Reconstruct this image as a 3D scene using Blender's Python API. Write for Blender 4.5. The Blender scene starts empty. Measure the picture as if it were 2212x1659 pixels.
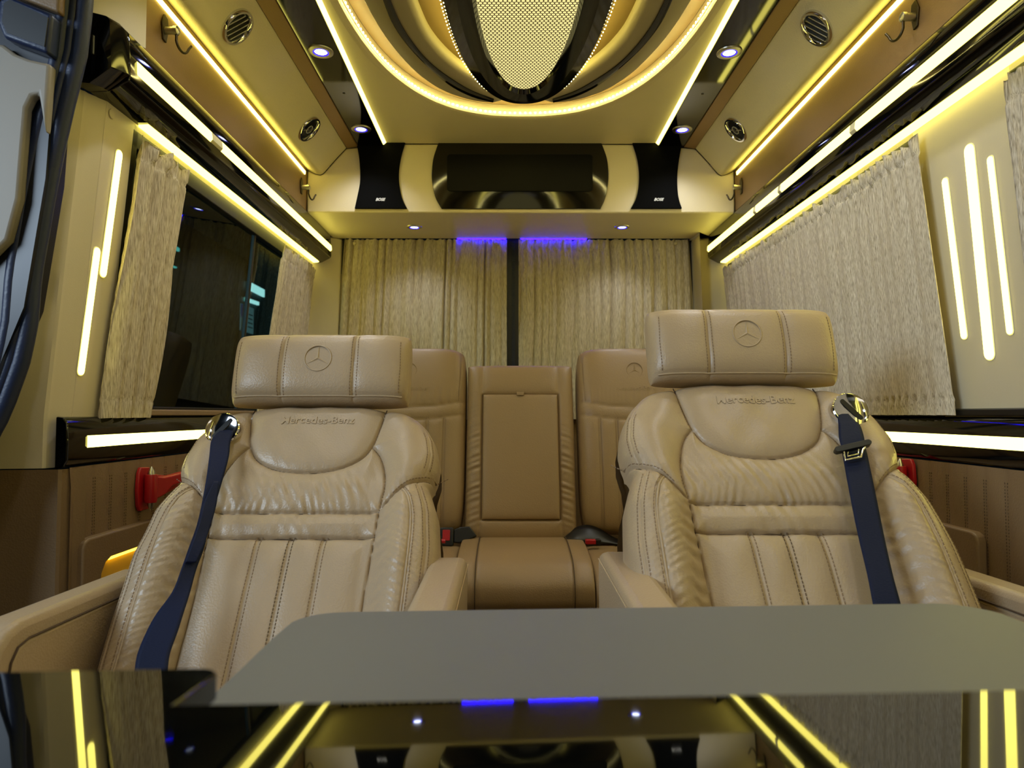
import bpy, bmesh, math, random
import numpy as np
from mathutils import Vector, Matrix
C = bpy.context.scene.collection
sc = bpy.context.scene
random.seed(4)
rng = np.random.RandomState(7)
PI = math.pi
H = 0.95                      # eye height above the van floor; geometry below is written in metres from eye height
CX, PITCH, YAW, F = -0.043, math.radians(2.5), math.radians(-0.23), 1500.0

# ---------------------------------------------------------------- camera
cam = bpy.data.cameras.new('camera'); co = bpy.data.objects.new('camera', cam); C.objects.link(co)
cam.sensor_width = 36; cam.lens = F / 2212 * 36; cam.clip_start = 0.02
co.location = (CX, 0, H); co.rotation_euler = (PI/2 + PITCH, 0, YAW)
cam.dof.use_dof = True; cam.dof.focus_distance = 1.55; cam.dof.aperture_fstop = 6.2
sc.camera = co
RM = co.rotation_euler.to_matrix()

# ---------------------------------------------------------------- world, exposure
w = bpy.data.worlds.new('world'); sc.world = w; w.use_nodes = True
w.node_tree.nodes['Background'].inputs[0].default_value = (0.25, 0.45, 0.6, 1)
w.node_tree.nodes['Background'].inputs[1].default_value = 0.006
sc.view_settings.view_transform = 'Standard'; sc.view_settings.look = 'None'
sc.view_settings.gamma = 1; sc.view_settings.exposure = -0.12
try: sc.view_settings.use_curve_mapping = False
except Exception: pass

LED = 5.8      # radiance of the yellow strips
SPOT = 4.6     # watts of each downlight
def lamp(kind, name, loc, energy, color, target=None, **kw):
    l = bpy.data.lights.new(name, kind); l.energy = energy; l.color = color
    for k, v in kw.items(): setattr(l, k, v)
    o = bpy.data.objects.new(name, l); C.objects.link(o)
    o.location = (loc[0], loc[1], loc[2] + H)
    if target is not None:
        d = Vector(target) - Vector(loc); o.rotation_euler = d.to_track_quat('-Z', 'Y').to_euler()
    return o
# workshop tubes outside the open sliding door (left); added fill in the front cabin
lamp('AREA', 'workshop_light', (-2.6, -0.6, 0.9), 68, (0.68, 0.84, 1.0), (-0.3, 1.3, -0.2), shape='RECTANGLE', size=1.6, size_y=0.8)
lamp('AREA', 'front_cabin_fill', (0.35, -0.95, 0.75), 1.3, (1.0, 0.93, 0.82), (0.2, 1.6, -0.2), shape='RECTANGLE', size=1.0, size_y=0.4)  # added fill from the front, no fitting behind it

# ---------------------------------------------------------------- pixel -> point on a real plane
def ray(px, py):
    return RM @ Vector(((px - 1106) / F, (829.5 - py) / F, -1.0))
def onY(px, py, Y):
    d = ray(px, py); t = Y / d.y; return Vector((CX + d.x*t, Y, d.z*t))
def onX(px, py, X):
    d = ray(px, py); t = (X - CX) / d.x; return Vector((X, d.y*t, d.z*t))
def onZ(px, py, Z):
    d = ray(px, py); t = Z / d.z; return Vector((CX + d.x*t, d.y*t, Z))
WT, WB = (0.832, 0.615), (0.885, -0.01)       # leaning side wall: (half width, z) at top and bottom
def onwall(px, py, side):
    p0 = Vector((side*WT[0], 0, WT[1])); n = Vector((side*(WT[1]-WB[1]), 0, (WB[0]-WT[0]))).normalized()
    d = ray(px, py); o = Vector((CX, 0, 0)); t = (p0 - o).dot(n) / d.dot(n); return o + d*t
def wallx(z, off=0.0):
    k = (z - WT[1]) / (WB[1] - WT[1]); return WT[0] + (WB[0]-WT[0])*k - off

# ---------------------------------------------------------------- materials
def srgb(r, g, b):
    f = lambda c: ((c/255+0.055)/1.055)**2.4 if c/255 > 0.04045 else c/255/12.92
    return (f(r), f(g), f(b), 1)
def mat(name, col, rough=0.5, metal=0.0, bump=None, var=0.0, spec=0.5, coat=0.0, sheen=0.0, ior=None, varscale=6):
    m = bpy.data.materials.new(name); m.use_nodes = True; nt = m.node_tree
    b = nt.nodes['Principled BSDF']; col = srgb(*col)
    b.inputs['Base Color'].default_value = col; b.inputs['Roughness'].default_value = rough
    b.inputs['Metallic'].default_value = metal
    b.inputs['Specular IOR Level'].default_value = spec
    if ior: b.inputs['IOR'].default_value = ior
    if coat: b.inputs['Coat Weight'].default_value = coat; b.inputs['Coat Roughness'].default_value = 0.03
    if sheen: b.inputs['Sheen Weight'].default_value = sheen
    tc = nt.nodes.new('ShaderNodeTexCoord')
    if bump:
        sca, strg = bump
        v = nt.nodes.new('ShaderNodeTexVoronoi'); v.inputs['Scale'].default_value = sca
        n = nt.nodes.new('ShaderNodeTexNoise'); n.inputs['Scale'].default_value = sca*0.6; n.inputs['Detail'].default_value = 4
        mx = nt.nodes.new('ShaderNodeMath'); mx.operation = 'ADD'
        nt.links.new(tc.outputs['Object'], v.inputs['Vector']); nt.links.new(tc.outputs['Object'], n.inputs['Vector'])
        nt.links.new(v.outputs['Distance'], mx.inputs[0]); nt.links.new(n.outputs['Fac'], mx.inputs[1])
        bp = nt.nodes.new('ShaderNodeBump'); bp.inputs['Strength'].default_value = strg; bp.inputs['Distance'].default_value = 0.0006
        nt.links.new(mx.outputs[0], bp.inputs['Height']); nt.links.new(bp.outputs['Normal'], b.inputs['Normal'])
    if var:
        n = nt.nodes.new('ShaderNodeTexNoise'); n.inputs['Scale'].default_value = varscale; n.inputs['Detail'].default_value = 5
        r = nt.nodes.new('ShaderNodeMix'); r.data_type = 'RGBA'
        r.inputs['A'].default_value = tuple(c*(1-var) for c in col[:3]) + (1,)
        r.inputs['B'].default_value = tuple(min(1, c*(1+var)) for c in col[:3]) + (1,)
        nt.links.new(tc.outputs['Object'], n.inputs['Vector']); nt.links.new(n.outputs['Fac'], r.inputs['Factor'])
        nt.links.new(r.outputs['Result'], b.inputs['Base Color'])
    return m
def emit(name, col, strg):
    m = bpy.data.materials.new(name); m.use_nodes = True; nt = m.node_tree
    nt.nodes.clear(); o = nt.nodes.new('ShaderNodeOutputMaterial'); e = nt.nodes.new('ShaderNodeEmission')
    e.inputs[0].default_value = (*col, 1); e.inputs[1].default_value = strg
    nt.links.new(e.outputs[0], o.inputs[0]); return m
M = {}
M['cream'] = mat('cream_leather', (232, 219, 188), 0.5, bump=(420, 0.35), var=0.05)
M['duct'] = mat('ribbed_cream_leather', (226, 214, 178), 0.48, bump=(330, 0.6), var=0.04)
M['pillar'] = mat('cream_plastic', (212, 200, 170), 0.45, bump=(700, 0.15), var=0.03)
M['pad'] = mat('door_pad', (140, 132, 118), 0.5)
M['gold'] = mat('bronze_leather', (146, 116, 76), 0.36, metal=0.4, bump=(500, 0.35), var=0.06)
M['recess'] = mat('bronze_recess', (166, 140, 96), 0.45, bump=(500, 0.3), var=0.05)
M['grey'] = mat('taupe_leather', (158, 146, 126), 0.55, bump=(600, 0.2))
M['seat'] = mat('tan_nappa_leather', (170, 149, 121), 0.37, bump=(300, 0.45), var=0.05)
M['seatd'] = mat('tan_leather_dark', (146, 122, 94), 0.45, bump=(300, 0.4), var=0.05)
M['bench'] = mat('bench_leather_yellow_lit', (146, 121, 88), 0.42, bump=(300, 0.45), var=0.05)  # yellow light and rear shade put into the bench colour
M['door'] = mat('brown_quilted_leather', (126, 102, 72), 0.5, bump=(260, 0.4), var=0.06)
M['stitch'] = mat('tan_thread', (214, 190, 150), 0.7)
M['seamd'] = mat('dark_seam', (74, 56, 38), 0.8)
M['stitchq'] = mat('quilt_thread', (98, 78, 54), 0.8)
M['stitchs'] = mat('seat_thread', (132, 108, 82), 0.7)
M['stitchd'] = mat('brown_thread', (92, 72, 50), 0.7)
M['piano'] = mat('black_piano_lacquer', (6, 6, 7), 0.06, ior=1.6)
M['table'] = mat('black_glass_table', (4, 5, 6), 0.03, ior=1.75)
M['greytop'] = mat('grey_satin_laminate', (104, 105, 107), 0.5, bump=(900, 0.1), var=0.03)
M['edge'] = mat('brown_edging', (112, 84, 58), 0.4)
M['black'] = mat('black_plastic', (14, 14, 15), 0.4)
M['blackg'] = mat('black_glass', (5, 5, 6), 0.08, ior=1.6)
M['screen'] = mat('matt_black_screen', (3, 3, 3), 0.45, spec=0.15)
M['cloth'] = mat('black_speaker_cloth', (9, 9, 10), 0.95, spec=0.1, bump=(900, 0.6))
M['rubber'] = mat('dark_blue_rubber', (24, 36, 66), 0.42, bump=(200, 0.3))
M['navyd'] = mat('navy_plastic', (16, 20, 32), 0.35)
M['chrome'] = mat('chrome', (225, 225, 228), 0.08, metal=1)
M['satin'] = mat('satin_metal', (190, 188, 180), 0.3, metal=1)
M['bronzehook'] = mat('gunmetal', (70, 62, 50), 0.35, metal=1)
M['red'] = mat('red_plastic', (168, 22, 32), 0.35)
M['mat'] = mat('brown_floor_mat', (84, 66, 48), 0.85, bump=(300, 0.8))
M['white'] = mat('white_print', (230, 230, 230), 0.5)
M['lit_tray'] = mat('amber_lit_tray', (235, 190, 70), 0.5)  # cream tray with the amber glow put into its colour
M['milky'] = mat('milky_diffuser', (235, 228, 190), 0.4)
M['led'] = emit('yellow_led', (1.0, 0.87, 0.155), LED)
M['ledw'] = emit('warm_led', (1.0, 0.88, 0.17), LED*1.05)
M['ledg'] = emit('glow_led', (1.0, 0.84, 0.16), LED*1.5)
M['dot'] = emit('led_dot', (1.0, 0.85, 0.30), 60)
M['amber'] = emit('amber_led', (1.0, 0.62, 0.05), 5)
M['lens'] = emit('lens_glow', (1.0, 0.86, 0.34), 1.15)
M['bulb'] = emit('cool_downlight', (0.75, 0.82, 1.0), 14)
M['blue'] = emit('blue_led', (0.02, 0.01, 1.0), 5)
M['bluetape'] = emit('blue_tape', (0.006, 0.001, 1.0), 60)
M['cyan'] = emit('cyan_tube', (0.25, 0.9, 0.85), 1.0)
M['tube'] = emit('white_tube', (0.7, 0.97, 1.0), 2.4)
def belt_mat():
    m = mat('navy_webbing', (12, 22, 52), 0.6, spec=0.2); nt = m.node_tree; b = nt.nodes['Principled BSDF']
    tc = nt.nodes.new('ShaderNodeTexCoord'); mp = nt.nodes.new('ShaderNodeMapping'); mp.inputs['Scale'].default_value = (260, 500, 500)
    n = nt.nodes.new('ShaderNodeTexNoise'); n.inputs['Scale'].default_value = 1; n.inputs['Detail'].default_value = 2
    bp = nt.nodes.new('ShaderNodeBump'); bp.inputs['Strength'].default_value = 0.5; bp.inputs['Distance'].default_value = 0.0008
    nt.links.new(tc.outputs['Object'], mp.inputs[0]); nt.links.new(mp.outputs[0], n.inputs['Vector'])
    nt.links.new(n.outputs['Fac'], bp.inputs['Height']); nt.links.new(bp.outputs['Normal'], b.inputs['Normal']); return m
M['belt'] = belt_mat()
def curtain_mat():
    m = mat('heather_curtain', (180, 165, 140), 0.85, spec=0.15); nt = m.node_tree; b = nt.nodes['Principled BSDF']
    tc = nt.nodes.new('ShaderNodeTexCoord'); mp = nt.nodes.new('ShaderNodeMapping'); mp.inputs['Scale'].default_value = (760, 760, 42)
    n = nt.nodes.new('ShaderNodeTexNoise'); n.inputs['Scale'].default_value = 1; n.inputs['Detail'].default_value = 3; n.inputs['Distortion'].default_value = 0.25
    cr = nt.nodes.new('ShaderNodeValToRGB'); e = cr.color_ramp.elements
    e[0].position = 0.28; e[0].color = srgb(140, 126, 106); e[1].position = 0.72; e[1].color = srgb(232, 223, 208)
    x = e.new(0.5); x.color = srgb(204, 192, 170)
    bp = nt.nodes.new('ShaderNodeBump'); bp.inputs['Strength'].default_value = 0.9; bp.inputs['Distance'].default_value = 0.00025
    nt.links.new(tc.outputs['Object'], mp.inputs[0]); nt.links.new(mp.outputs[0], n.inputs['Vector'])
    nt.links.new(n.outputs['Fac'], cr.inputs[0]); nt.links.new(cr.outputs[0], b.inputs['Base Color'])
    nt.links.new(n.outputs['Fac'], bp.inputs['Height']); nt.links.new(bp.outputs['Normal'], b.inputs['Normal']); return m
M['curtain'] = curtain_mat()
def glass_mat():
    m = bpy.data.materials.new('tinted_glass'); m.use_nodes = True; nt = m.node_tree; nt.nodes.clear()
    o = nt.nodes.new('ShaderNodeOutputMaterial'); t = nt.nodes.new('ShaderNodeBsdfTransparent'); g = nt.nodes.new('ShaderNodeBsdfGlossy')
    f = nt.nodes.new('ShaderNodeFresnel'); mx = nt.nodes.new('ShaderNodeMixShader')
    t.inputs[0].default_value = (0.45, 0.6, 0.58, 1); g.inputs[0].default_value = (0.55, 0.6, 0.6, 1); g.inputs['Roughness'].default_value = 0.02
    f.inputs[0].default_value = 1.5
    gm = nt.nodes.new('ShaderNodeNewGeometry'); sb = nt.nodes.new('ShaderNodeMath'); sb.operation = 'SUBTRACT'; sb.inputs[0].default_value = 1
    mu = nt.nodes.new('ShaderNodeMath'); mu.operation = 'MULTIPLY'
    nt.links.new(gm.outputs['Backfacing'], sb.inputs[1]); nt.links.new(sb.outputs[0], mu.inputs[0]); nt.links.new(f.outputs[0], mu.inputs[1])
    nt.links.new(mu.outputs[0], mx.inputs[0]); nt.links.new(t.outputs[0], mx.inputs[1]); nt.links.new(g.outputs[0], mx.inputs[2])
    nt.links.new(mx.outputs[0], o.inputs[0]); return m
M['glass'] = glass_mat()

# ---------------------------------------------------------------- mesh helpers
class MB:
    """collects geometry in eye-height metres, through an optional frame (origin, ex, ey, ez)"""
    def __init__(s, frame=None): s.v = []; s.f = []; s.fr = frame
    def P(s, p):
        if s.fr is None: return Vector(p)
        o, a, b, c = s.fr; return o + a*p[0] + b*p[1] + c*p[2]
    def add(s, vs, fs):
        k = len(s.v); s.v += [s.P(p) for p in vs]; s.f += [tuple(i + k for i in f) for f in fs]; return s
    def box(s, a, b):
        x0, y0, z0 = a; x1, y1, z1 = b
        return s.add([(x0,y0,z0),(x1,y0,z0),(x1,y1,z0),(x0,y1,z0),(x0,y0,z1),(x1,y0,z1),(x1,y1,z1),(x0,y1,z1)],
                     [(0,3,2,1),(4,5,6,7),(0,1,5,4),(1,2,6,5),(2,3,7,6),(3,0,4,7)])
    def plate(s, pts, w0, w1):
        """2D outline in the frame's first two axes, thickness along the third"""
        n = len(pts); vs = [(p[0], p[1], w0) for p in pts] + [(p[0], p[1], w1) for p in pts]
        fs = [tuple(range(n-1, -1, -1)), tuple(range(n, 2*n))] + [(i, (i+1) % n, n + (i+1) % n, n + i) for i in range(n)]
        return s.add(vs, fs)
    def sweep(s, prof, y0, y1, closed=True, side=1):
        """(x,z) profile extruded along Y; side mirrors X"""
        n = len(prof); vs = [(side*p[0], y0, p[1]) for p in prof] + [(side*p[0], y1, p[1]) for p in prof]
        fs = [(i, (i+1) % n, n + (i+1) % n, n + i) for i in range(n if closed else n-1)]
        if closed: fs += [tuple(range(n-1, -1, -1)), tuple(range(n, 2*n))]
        return s.add(vs, fs)
    def tube(s, pts, r, n=10, cap=True):
        pts = [Vector(p) for p in pts]; rs = r if isinstance(r, (list, tuple)) else [r]*len(pts)
        vs = []; up = None
        for i, p in enumerate(pts):
            t = (pts[min(i+1, len(pts)-1)] - pts[max(i-1, 0)]).normalized()
            if up is None:
                up = t.orthogonal().normalized()
            else:
                up = (up - t*up.dot(t)).normalized()
            q = t.cross(up)
            for k in range(n):
                a = 2*PI*k/n; vs.append(tuple(p + (up*math.cos(a) + q*math.sin(a))*rs[i]))
        fs = [(i*n+k, i*n+(k+1) % n, (i+1)*n+(k+1) % n, (i+1)*n+k) for i in range(len(pts)-1) for k in range(n)]
        if cap: fs += [tuple(range(n-1, -1, -1)), tuple(range((len(pts)-1)*n, len(pts)*n))]
        return s.add(vs, fs)
    def lathe(s, prof, n=40, closed=False):
        """(r, w) profile around the frame's third axis"""
        vs = [(r*math.cos(2*PI*k/n), r*math.sin(2*PI*k/n), h) for r, h in prof for k in range(n)]
        m = len(prof); R = m if closed else m-1
        fs = [(i*n+k, i*n+(k+1) % n, ((i+1) % m)*n+(k+1) % n, ((i+1) % m)*n+k) for i in range(R) for k in range(n)]
        if not closed:
            if prof[0][0] > 1e-6: fs.append(tuple(range(n-1, -1, -1)))
            if prof[-1][0] > 1e-6: fs.append(tuple(range((m-1)*n, m*n)))
        return s.add(vs, fs)
    def ring(s, a, b, za, zb):
        """band between two closed 2D outlines of equal count lying in XY"""
        n = len(a); vs = [(p[0], p[1], za) for p in a] + [(p[0], p[1], zb) for p in b]
        return s.add(vs, [(i, (i+1) % n, n + (i+1) % n, n + i) for i in range(n)])
    def build(s, name, material, parent=None, smooth=35, bevel=0, fix=True):
        me = bpy.data.meshes.new(name)
        base = Vector((0, 0, H)) - (parent['_o'] if False else Vector(ORG.get(parent.name, (0, 0, 0)) if parent else (0, 0, 0)))
        me.from_pydata([tuple(p + base) for p in s.v], [], s.f)
        if fix:
            bm = bmesh.new(); bm.from_mesh(me); bmesh.ops.recalc_face_normals(bm, faces=bm.faces); bm.to_mesh(me); bm.free()
        return link(me, name, material, parent, smooth, bevel)
ORG = {}
def link(me, name, material, parent, smooth=35, bevel=0):
    o = bpy.data.objects.new(name, me); C.objects.link(o)
    if parent: o.parent = parent; ORG[o.name] = ORG.get(parent.name, (0, 0, 0))
    me.materials.append(M[material] if isinstance(material, str) else material)
    if smooth:
        me.polygons.foreach_set('use_smooth', [True]*len(me.polygons))
        me.set_sharp_from_angle(angle=math.radians(smooth))
    if bevel:
        b = o.modifiers.new('bevel', 'BEVEL'); b.width = bevel; b.segments = 3; b.limit_method = 'ANGLE'; b.angle_limit = math.radians(40)
    return o
def thing(name, label, cat, loc, group=None):
    o = bpy.data.objects.new(name, None); C.objects.link(o); o.empty_display_size = 0.05
    L = (loc[0], loc[1], loc[2] + H); o.location = L; ORG[o.name] = L
    o['label'] = label; o['category'] = cat
    if group: o['group'] = group
    return o
def tag(o, label, cat, group=None):
    o['label'] = label; o['category'] = cat
    if group: o['group'] = group
    return o
def struct(o): o['kind'] = 'structure'; return o
def sroot(name, loc=(0, 0, 0)):
    o = bpy.data.objects.new(name, None); C.objects.link(o); o.empty_display_size = 0.05
    L = (loc[0], loc[1], loc[2] + H); o.location = L; ORG[o.name] = L; o['kind'] = 'structure'; return o
def frame(o, a, b, c=None):
    a = Vector(a).normalized(); b = Vector(b); b = (b - a*b.dot(a)).normalized()
    return (Vector(o), a, b, Vector(c).normalized() if c else a.cross(b))
def rrect(x0, y0, x1, y1, r, n=6):
    pts = []
    for cx, cy, a0 in ((x1-r, y1-r, 0), (x0+r, y1-r, 90), (x0+r, y0+r, 180), (x1-r, y0+r, 270)):
        for k in range(n+1):
            a = math.radians(a0 + 90*k/n); pts.append((cx + r*math.cos(a), cy + r*math.sin(a)))
    return pts
def npmesh(name, P, faces, material, parent, smooth=180):
    """vertex array + quad array -> one mesh (used vertices only)"""
    used = np.unique(faces); mp = np.full(len(P), -1, np.int64); mp[used] = np.arange(len(used))
    V = P[used] + np.array([0, 0, H]) - np.array(ORG.get(parent.name, (0, 0, 0)) if parent else (0, 0, 0))
    me = bpy.data.meshes.new(name); q = mp[faces].astype(np.int32); k = q.shape[1]
    me.vertices.add(len(V)); me.vertices.foreach_set('co', V.astype(np.float32).ravel())
    me.loops.add(q.size); me.loops.foreach_set('vertex_index', q.ravel())
    me.polygons.add(len(q)); me.polygons.foreach_set('loop_start', np.arange(0, q.size, k, dtype=np.int32))
    me.polygons.foreach_set('loop_total', np.full(len(q), k, dtype=np.int32))
    me.update(calc_edges=True); me.validate()
    return link(me, name, material, parent, smooth)
def quads(n, m, wrap=False):
    i, j = np.meshgrid(np.arange(n-1), np.arange(m if wrap else m-1), indexing='ij')
    j2 = (j+1) % m
    return np.stack([i*m+j, i*m+j2, (i+1)*m+j2, (i+1)*m+j], -1).reshape(-1, 4)
def sines(x, lam, k=5, seed=0, spread=0.5):
    r = np.random.RandomState(seed); y = np.zeros_like(x)
    for _ in range(k):
        l = lam*math.exp(r.uniform(-spread, spread)); y += np.sin(2*PI*x/l + r.uniform(0, 6.28))
    return y / math.sqrt(k)
def text(body, size, fr, name, material, parent, depth=0.0006, align='CENTER', shear=0.0, bold=0.0, drape=None, at=(0, 0)):
    c = bpy.data.curves.new(name, 'FONT'); c.body = body; c.size = size; c.extrude = depth; c.align_x = align; c.align_y = 'CENTER'; c.shear = shear; c.offset = bold
    c.resolution_u = 3
    t = bpy.data.objects.new('tmp', c); C.objects.link(t)
    dg = bpy.context.evaluated_depsgraph_get(); me = bpy.data.meshes.new_from_object(t.evaluated_get(dg))
    bpy.data.objects.remove(t); me.name = name
    o, a, b, cc = fr; base = Vector((0, 0, H)) - Vector(ORG.get(parent.name, (0, 0, 0)))
    if drape is not None:
        cs_ = np.array([tuple(v.co) for v in me.vertices]); hh = drape(cs_[:, 0]+at[0], cs_[:, 1]+at[1])
        for v, h_ in zip(me.vertices, hh): v.co.z += h_; v.co.x += at[0]; v.co.y += at[1]
    for v in me.vertices: v.co = o + a*v.co.x + b*v.co.y + cc*v.co.z + base
    me.materials.clear(); return link(me, name, material, parent, 0)

# ================================================================ SETTING
YB, YC, YF = 2.90, 2.49, -1.20       # rear wall, console face, front bulkhead
struct(MB().box((-0.9, YF, -0.97), (0.9, YB, -0.95)).build('floor', 'mat'))
# outer ceiling slab above the recess
struct(MB().box((-0.9, YF, 1.045), (0.9, YB, 1.06)).build('ceiling', 'black'))
# side walls: leaning upper panel with a window opening, quilted lower panel
def side_wall(side, name, y_front, win, lower_from):
    root = sroot(name, (side*0.86, (y_front+YB)/2, -0.95))
    T = 0.012
    def strip(n, y0, y1, z0, z1, m='pillar', inset=0.0):
        b = MB(); x0, x1 = wallx(z0, inset), wallx(z1, inset)
        b.sweep([(x0, z0), (x1, z1), (x1+T, z1), (x0+T, z0)], y0, y1, side=side).build(n, m, root)
    strip('panel', y_front, YB, 0.60, 1.04)                       # above the windows, hidden by the duct
    ys = [y_front] + [v for w_ in win for v in w_] + [YB]
    for a, b in zip(ys[0::2], ys[1::2]):
        if b - a > 0.005: strip('panel', a, b, -0.01, 0.60)
    return root
WL = side_wall(-1, 'wall_left', 1.34, [(1.44, 2.76)], 1.30)
WR = side_wall(1, 'wall_right', YF, [(-0.2, 1.19), (1.475, 2.76)], 0)
# quilted lower panels (real vertical pads)
def quilt(side, y0, y1, root):
    n, m = 24, int((y1-y0)/0.004)
    z = np.linspace(-0.10, -0.94, n)[:, None] + np.zeros((1, m)); y = np.linspace(y0, y1, m)[None, :] + np.zeros((n, 1))
    pad = 0.005*np.sqrt(np.abs(np.sin(PI*(y-1.33)/0.057)))*np.clip((-z-0.10)/0.03, 0.3, 1)
    x = side*(0.868 - pad); P = np.stack([x, y, z], -1).reshape(-1, 3)
    npmesh('quilted_panel', P, quads(n, m), 'door', root, 60)
    st = MB()
    k = math.ceil((y0-1.33)/0.057)
    while 1.33 + k*0.057 < y1:
        yy = 1.33 + k*0.057; zz = -0.125
        if yy < 2.1:
            while zz > -0.60:
                for d in (-0.0035, 0.0035):
                    a, b = sorted((side*0.8650, side*0.8665))
                    st.box((a, yy+d-0.0005, zz-0.003), (b, yy+d+0.0005, zz))
                zz -= 0.006
        k += 1
    s_ = st.build('stitching', 'stitchq', root, 0); s_['kind'] = 'stuff'
quilt(-1, 1.31, YB, WL); quilt(1, YF, YB, WR)
struct(MB().box((-0.9, YF, -0.95), (0.9, YF-0.02, 1.05)).build('wall_front', 'pillar'))
# left front portion of the body, ahead of the open sliding door
struct(MB().sweep([(0.885, -0.95), (0.885, -0.0), (0.83, 0.62), (0.80, 1.04), (0.82, 1.04), (0.905, 0), (0.905, -0.95)], YF, -0.1, side=-1).build('trim_1', 'pillar'))

# rear wall: cream surround with the two door leaves
L0, R0, DV0, DV1 = onY(745, 520, YB).x, onY(1487, 520, YB).x, onY(1096, 600, YB).x, onY(1121, 600, YB).x
L1, R1 = onY(722, 800, YB).x, onY(1503, 800, YB).x
back = sroot('wall_back', (0, YB, -0.95))
def bpl(name, pts, m, y0, y1, root=back, **k):
    return MB(frame((0, 0, 0), (1, 0, 0), (0, 0, 1), (0, 1, 0))).plate(pts, y0, y1).build(name, m, root, **k)
slope = (L0-L1)/(onY(745, 520, YB).z - onY(722, 800, YB).z)
ZT = 0.735
def LX(z): return L0 - slope*(0.73 - z)
def RX(z): return R0 + slope*0.8*(0.73 - z)
bpl('panel', [(-0.93, -0.95), (LX(-0.95), -0.95), (L0, ZT), (L0, 1.04), (-0.93, 1.04)], 'pillar', YB-0.0, YB+0.02)
bpl('panel', [(0.93, -0.95), (RX(-0.95), -0.95), (R0, ZT), (R0, 1.04), (0.93, 1.04)], 'pillar', YB-0.0, YB+0.02)
# rounded corner posts
for s, x0, x1 in ((-1, -0.86, L0-0.01), (1, R0+0.01, 0.86)):
    b = MB()
    pts = [(x0, 2.74), (x0 + (0.045 if s < 0 else 0), 2.80 if s < 0 else YB-0.035), (x1 - (0.0 if s < 0 else 0.045), YB-0.035 if s < 0 else 2.80), (x1, YB-0.03 if s < 0 else 2.74), (x1, YB), (x0, YB)]
    n = len(pts); dx = 0.02*s
    vs = [(p[0]+dx, p[1], -0.1) for p in pts] + [(p[0]-dx*0.2, p[1], 0.7295) for p in pts]
    b.add(vs, [tuple(range(n-1, -1, -1)), tuple(range(n, 2*n))] + [(i, (i+1) % n, n+(i+1) % n, n+i) for i in range(n)])
    b.build('corner_post', 'pillar', back, 35, 0.012)
for i, (xa, xb, s) in enumerate(((L0, DV0, -1), (DV1, R0, 1))):
    d = sroot('door_%d' % (i+1), ((xa+xb)/2, YB+0.01, -0.95))
    f = (LX if s < 0 else RX)
    def edge(z, o):
        return (f(z) + (-s)*o)
    inner = (xb if s < 0 else xa)
    bpl('frame', [(edge(-0.95, 0), -0.95), (edge(ZT, 0), ZT), (edge(ZT, 0.022), ZT), (edge(-0.95, 0.022), -0.95)], 'pillar', YB-0.012, YB+0.03, d, bevel=0.003)
    bpl('seal', [(edge(-0.95, -0.007), -0.95), (edge(ZT, -0.007), ZT), (edge(ZT, 0), ZT), (edge(-0.95, 0), -0.95)], 'black', YB-0.016, YB+0.02, d)
    bpl('lower_panel', [(edge(-0.95, 0.022), -0.95), (edge(0.02, 0.022), 0.02), (inner, 0.02), (inner, -0.95)], 'door', YB, YB+0.02, d)
    bpl('pane', [(edge(0.02, 0.022), 0.02), (edge(ZT, 0.022), ZT), (inner, ZT), (inner, 0.02)], 'glass', YB+0.012, YB+0.016, d)
    for pz in (0.37,):
        fr = frame((edge(pz, 0.012), YB-0.012, pz), (1, 0, 0), (0, 0, 1), (0, -1, 0))
        MB(fr).lathe([(0.0, 0.005), (0.005, 0.004), (0.0075, 0.001), (0.0075, 0)], 16).build('screw_cover', 'pillar', d)
# dark centre post with a zip-like ribbed seal
cp = sroot('trim_2', ((DV0+DV1)/2, YB, -0.95))
MB().box((DV0-0.004, YB-0.02, -0.9), (DV1+0.004, YB+0.03, 0.735)).build('post', 'navyd', cp, 35, 0.004)
rb = MB()
for k in range(150): rb.box(((DV0+DV1)/2-0.006, YB-0.0235, 0.72-k*0.006), ((DV0+DV1)/2+0.008, YB-0.02, 0.7235-k*0.006))
rb.build('ribbed_seal', 'rubber', cp, 0)['kind'] = 'stuff'

# side windows
def side_window(idx, side, y0, y1, bar=None):
    wroot = sroot('window_%d' % idx, (side*0.86, (y0+y1)/2, -0.02))
    def fr(name, ya, yb, za, zb, m='black', ins=0.0, t=0.02):
        MB().sweep([(wallx(za, ins), za), (wallx(zb, ins), zb), (wallx(zb, ins)+t, zb), (wallx(za, ins)+t, za)], ya, yb, side=side).build(name, m, wroot, 35, 0.002)
    fr('frame_rail', y0, y1, -0.012, 0.018); fr('frame_rail', y0, y1, 0.565, 0.612)
    fr('frame_post', y0, y0+0.02, 0.0, 0.60); fr('frame_post', y1-0.02, y1, 0.0, 0.60)
    if bar:
        fr('frame_post', bar, bar+0.012, 0.0, 0.6, 'black', -0.008, 0.012)
        fr('pane', y0+0.01, bar+0.01, 0.0, 0.59, 'glass', -0.014, 0.002)
        fr('pane', bar, y1-0.01, 0.0, 0.59, 'glass', -0.022, 0.002)
    else:
        fr('pane', y0+0.01, y1-0.01, 0.0, 0.59, 'glass', -0.014, 0.002)
    return wroot
side_window(1, -1, 1.44, 2.76, 2.17)
side_window(2, 1, 1.475, 2.76)
side_window(3, 1, -0.2, 1.19)

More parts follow.
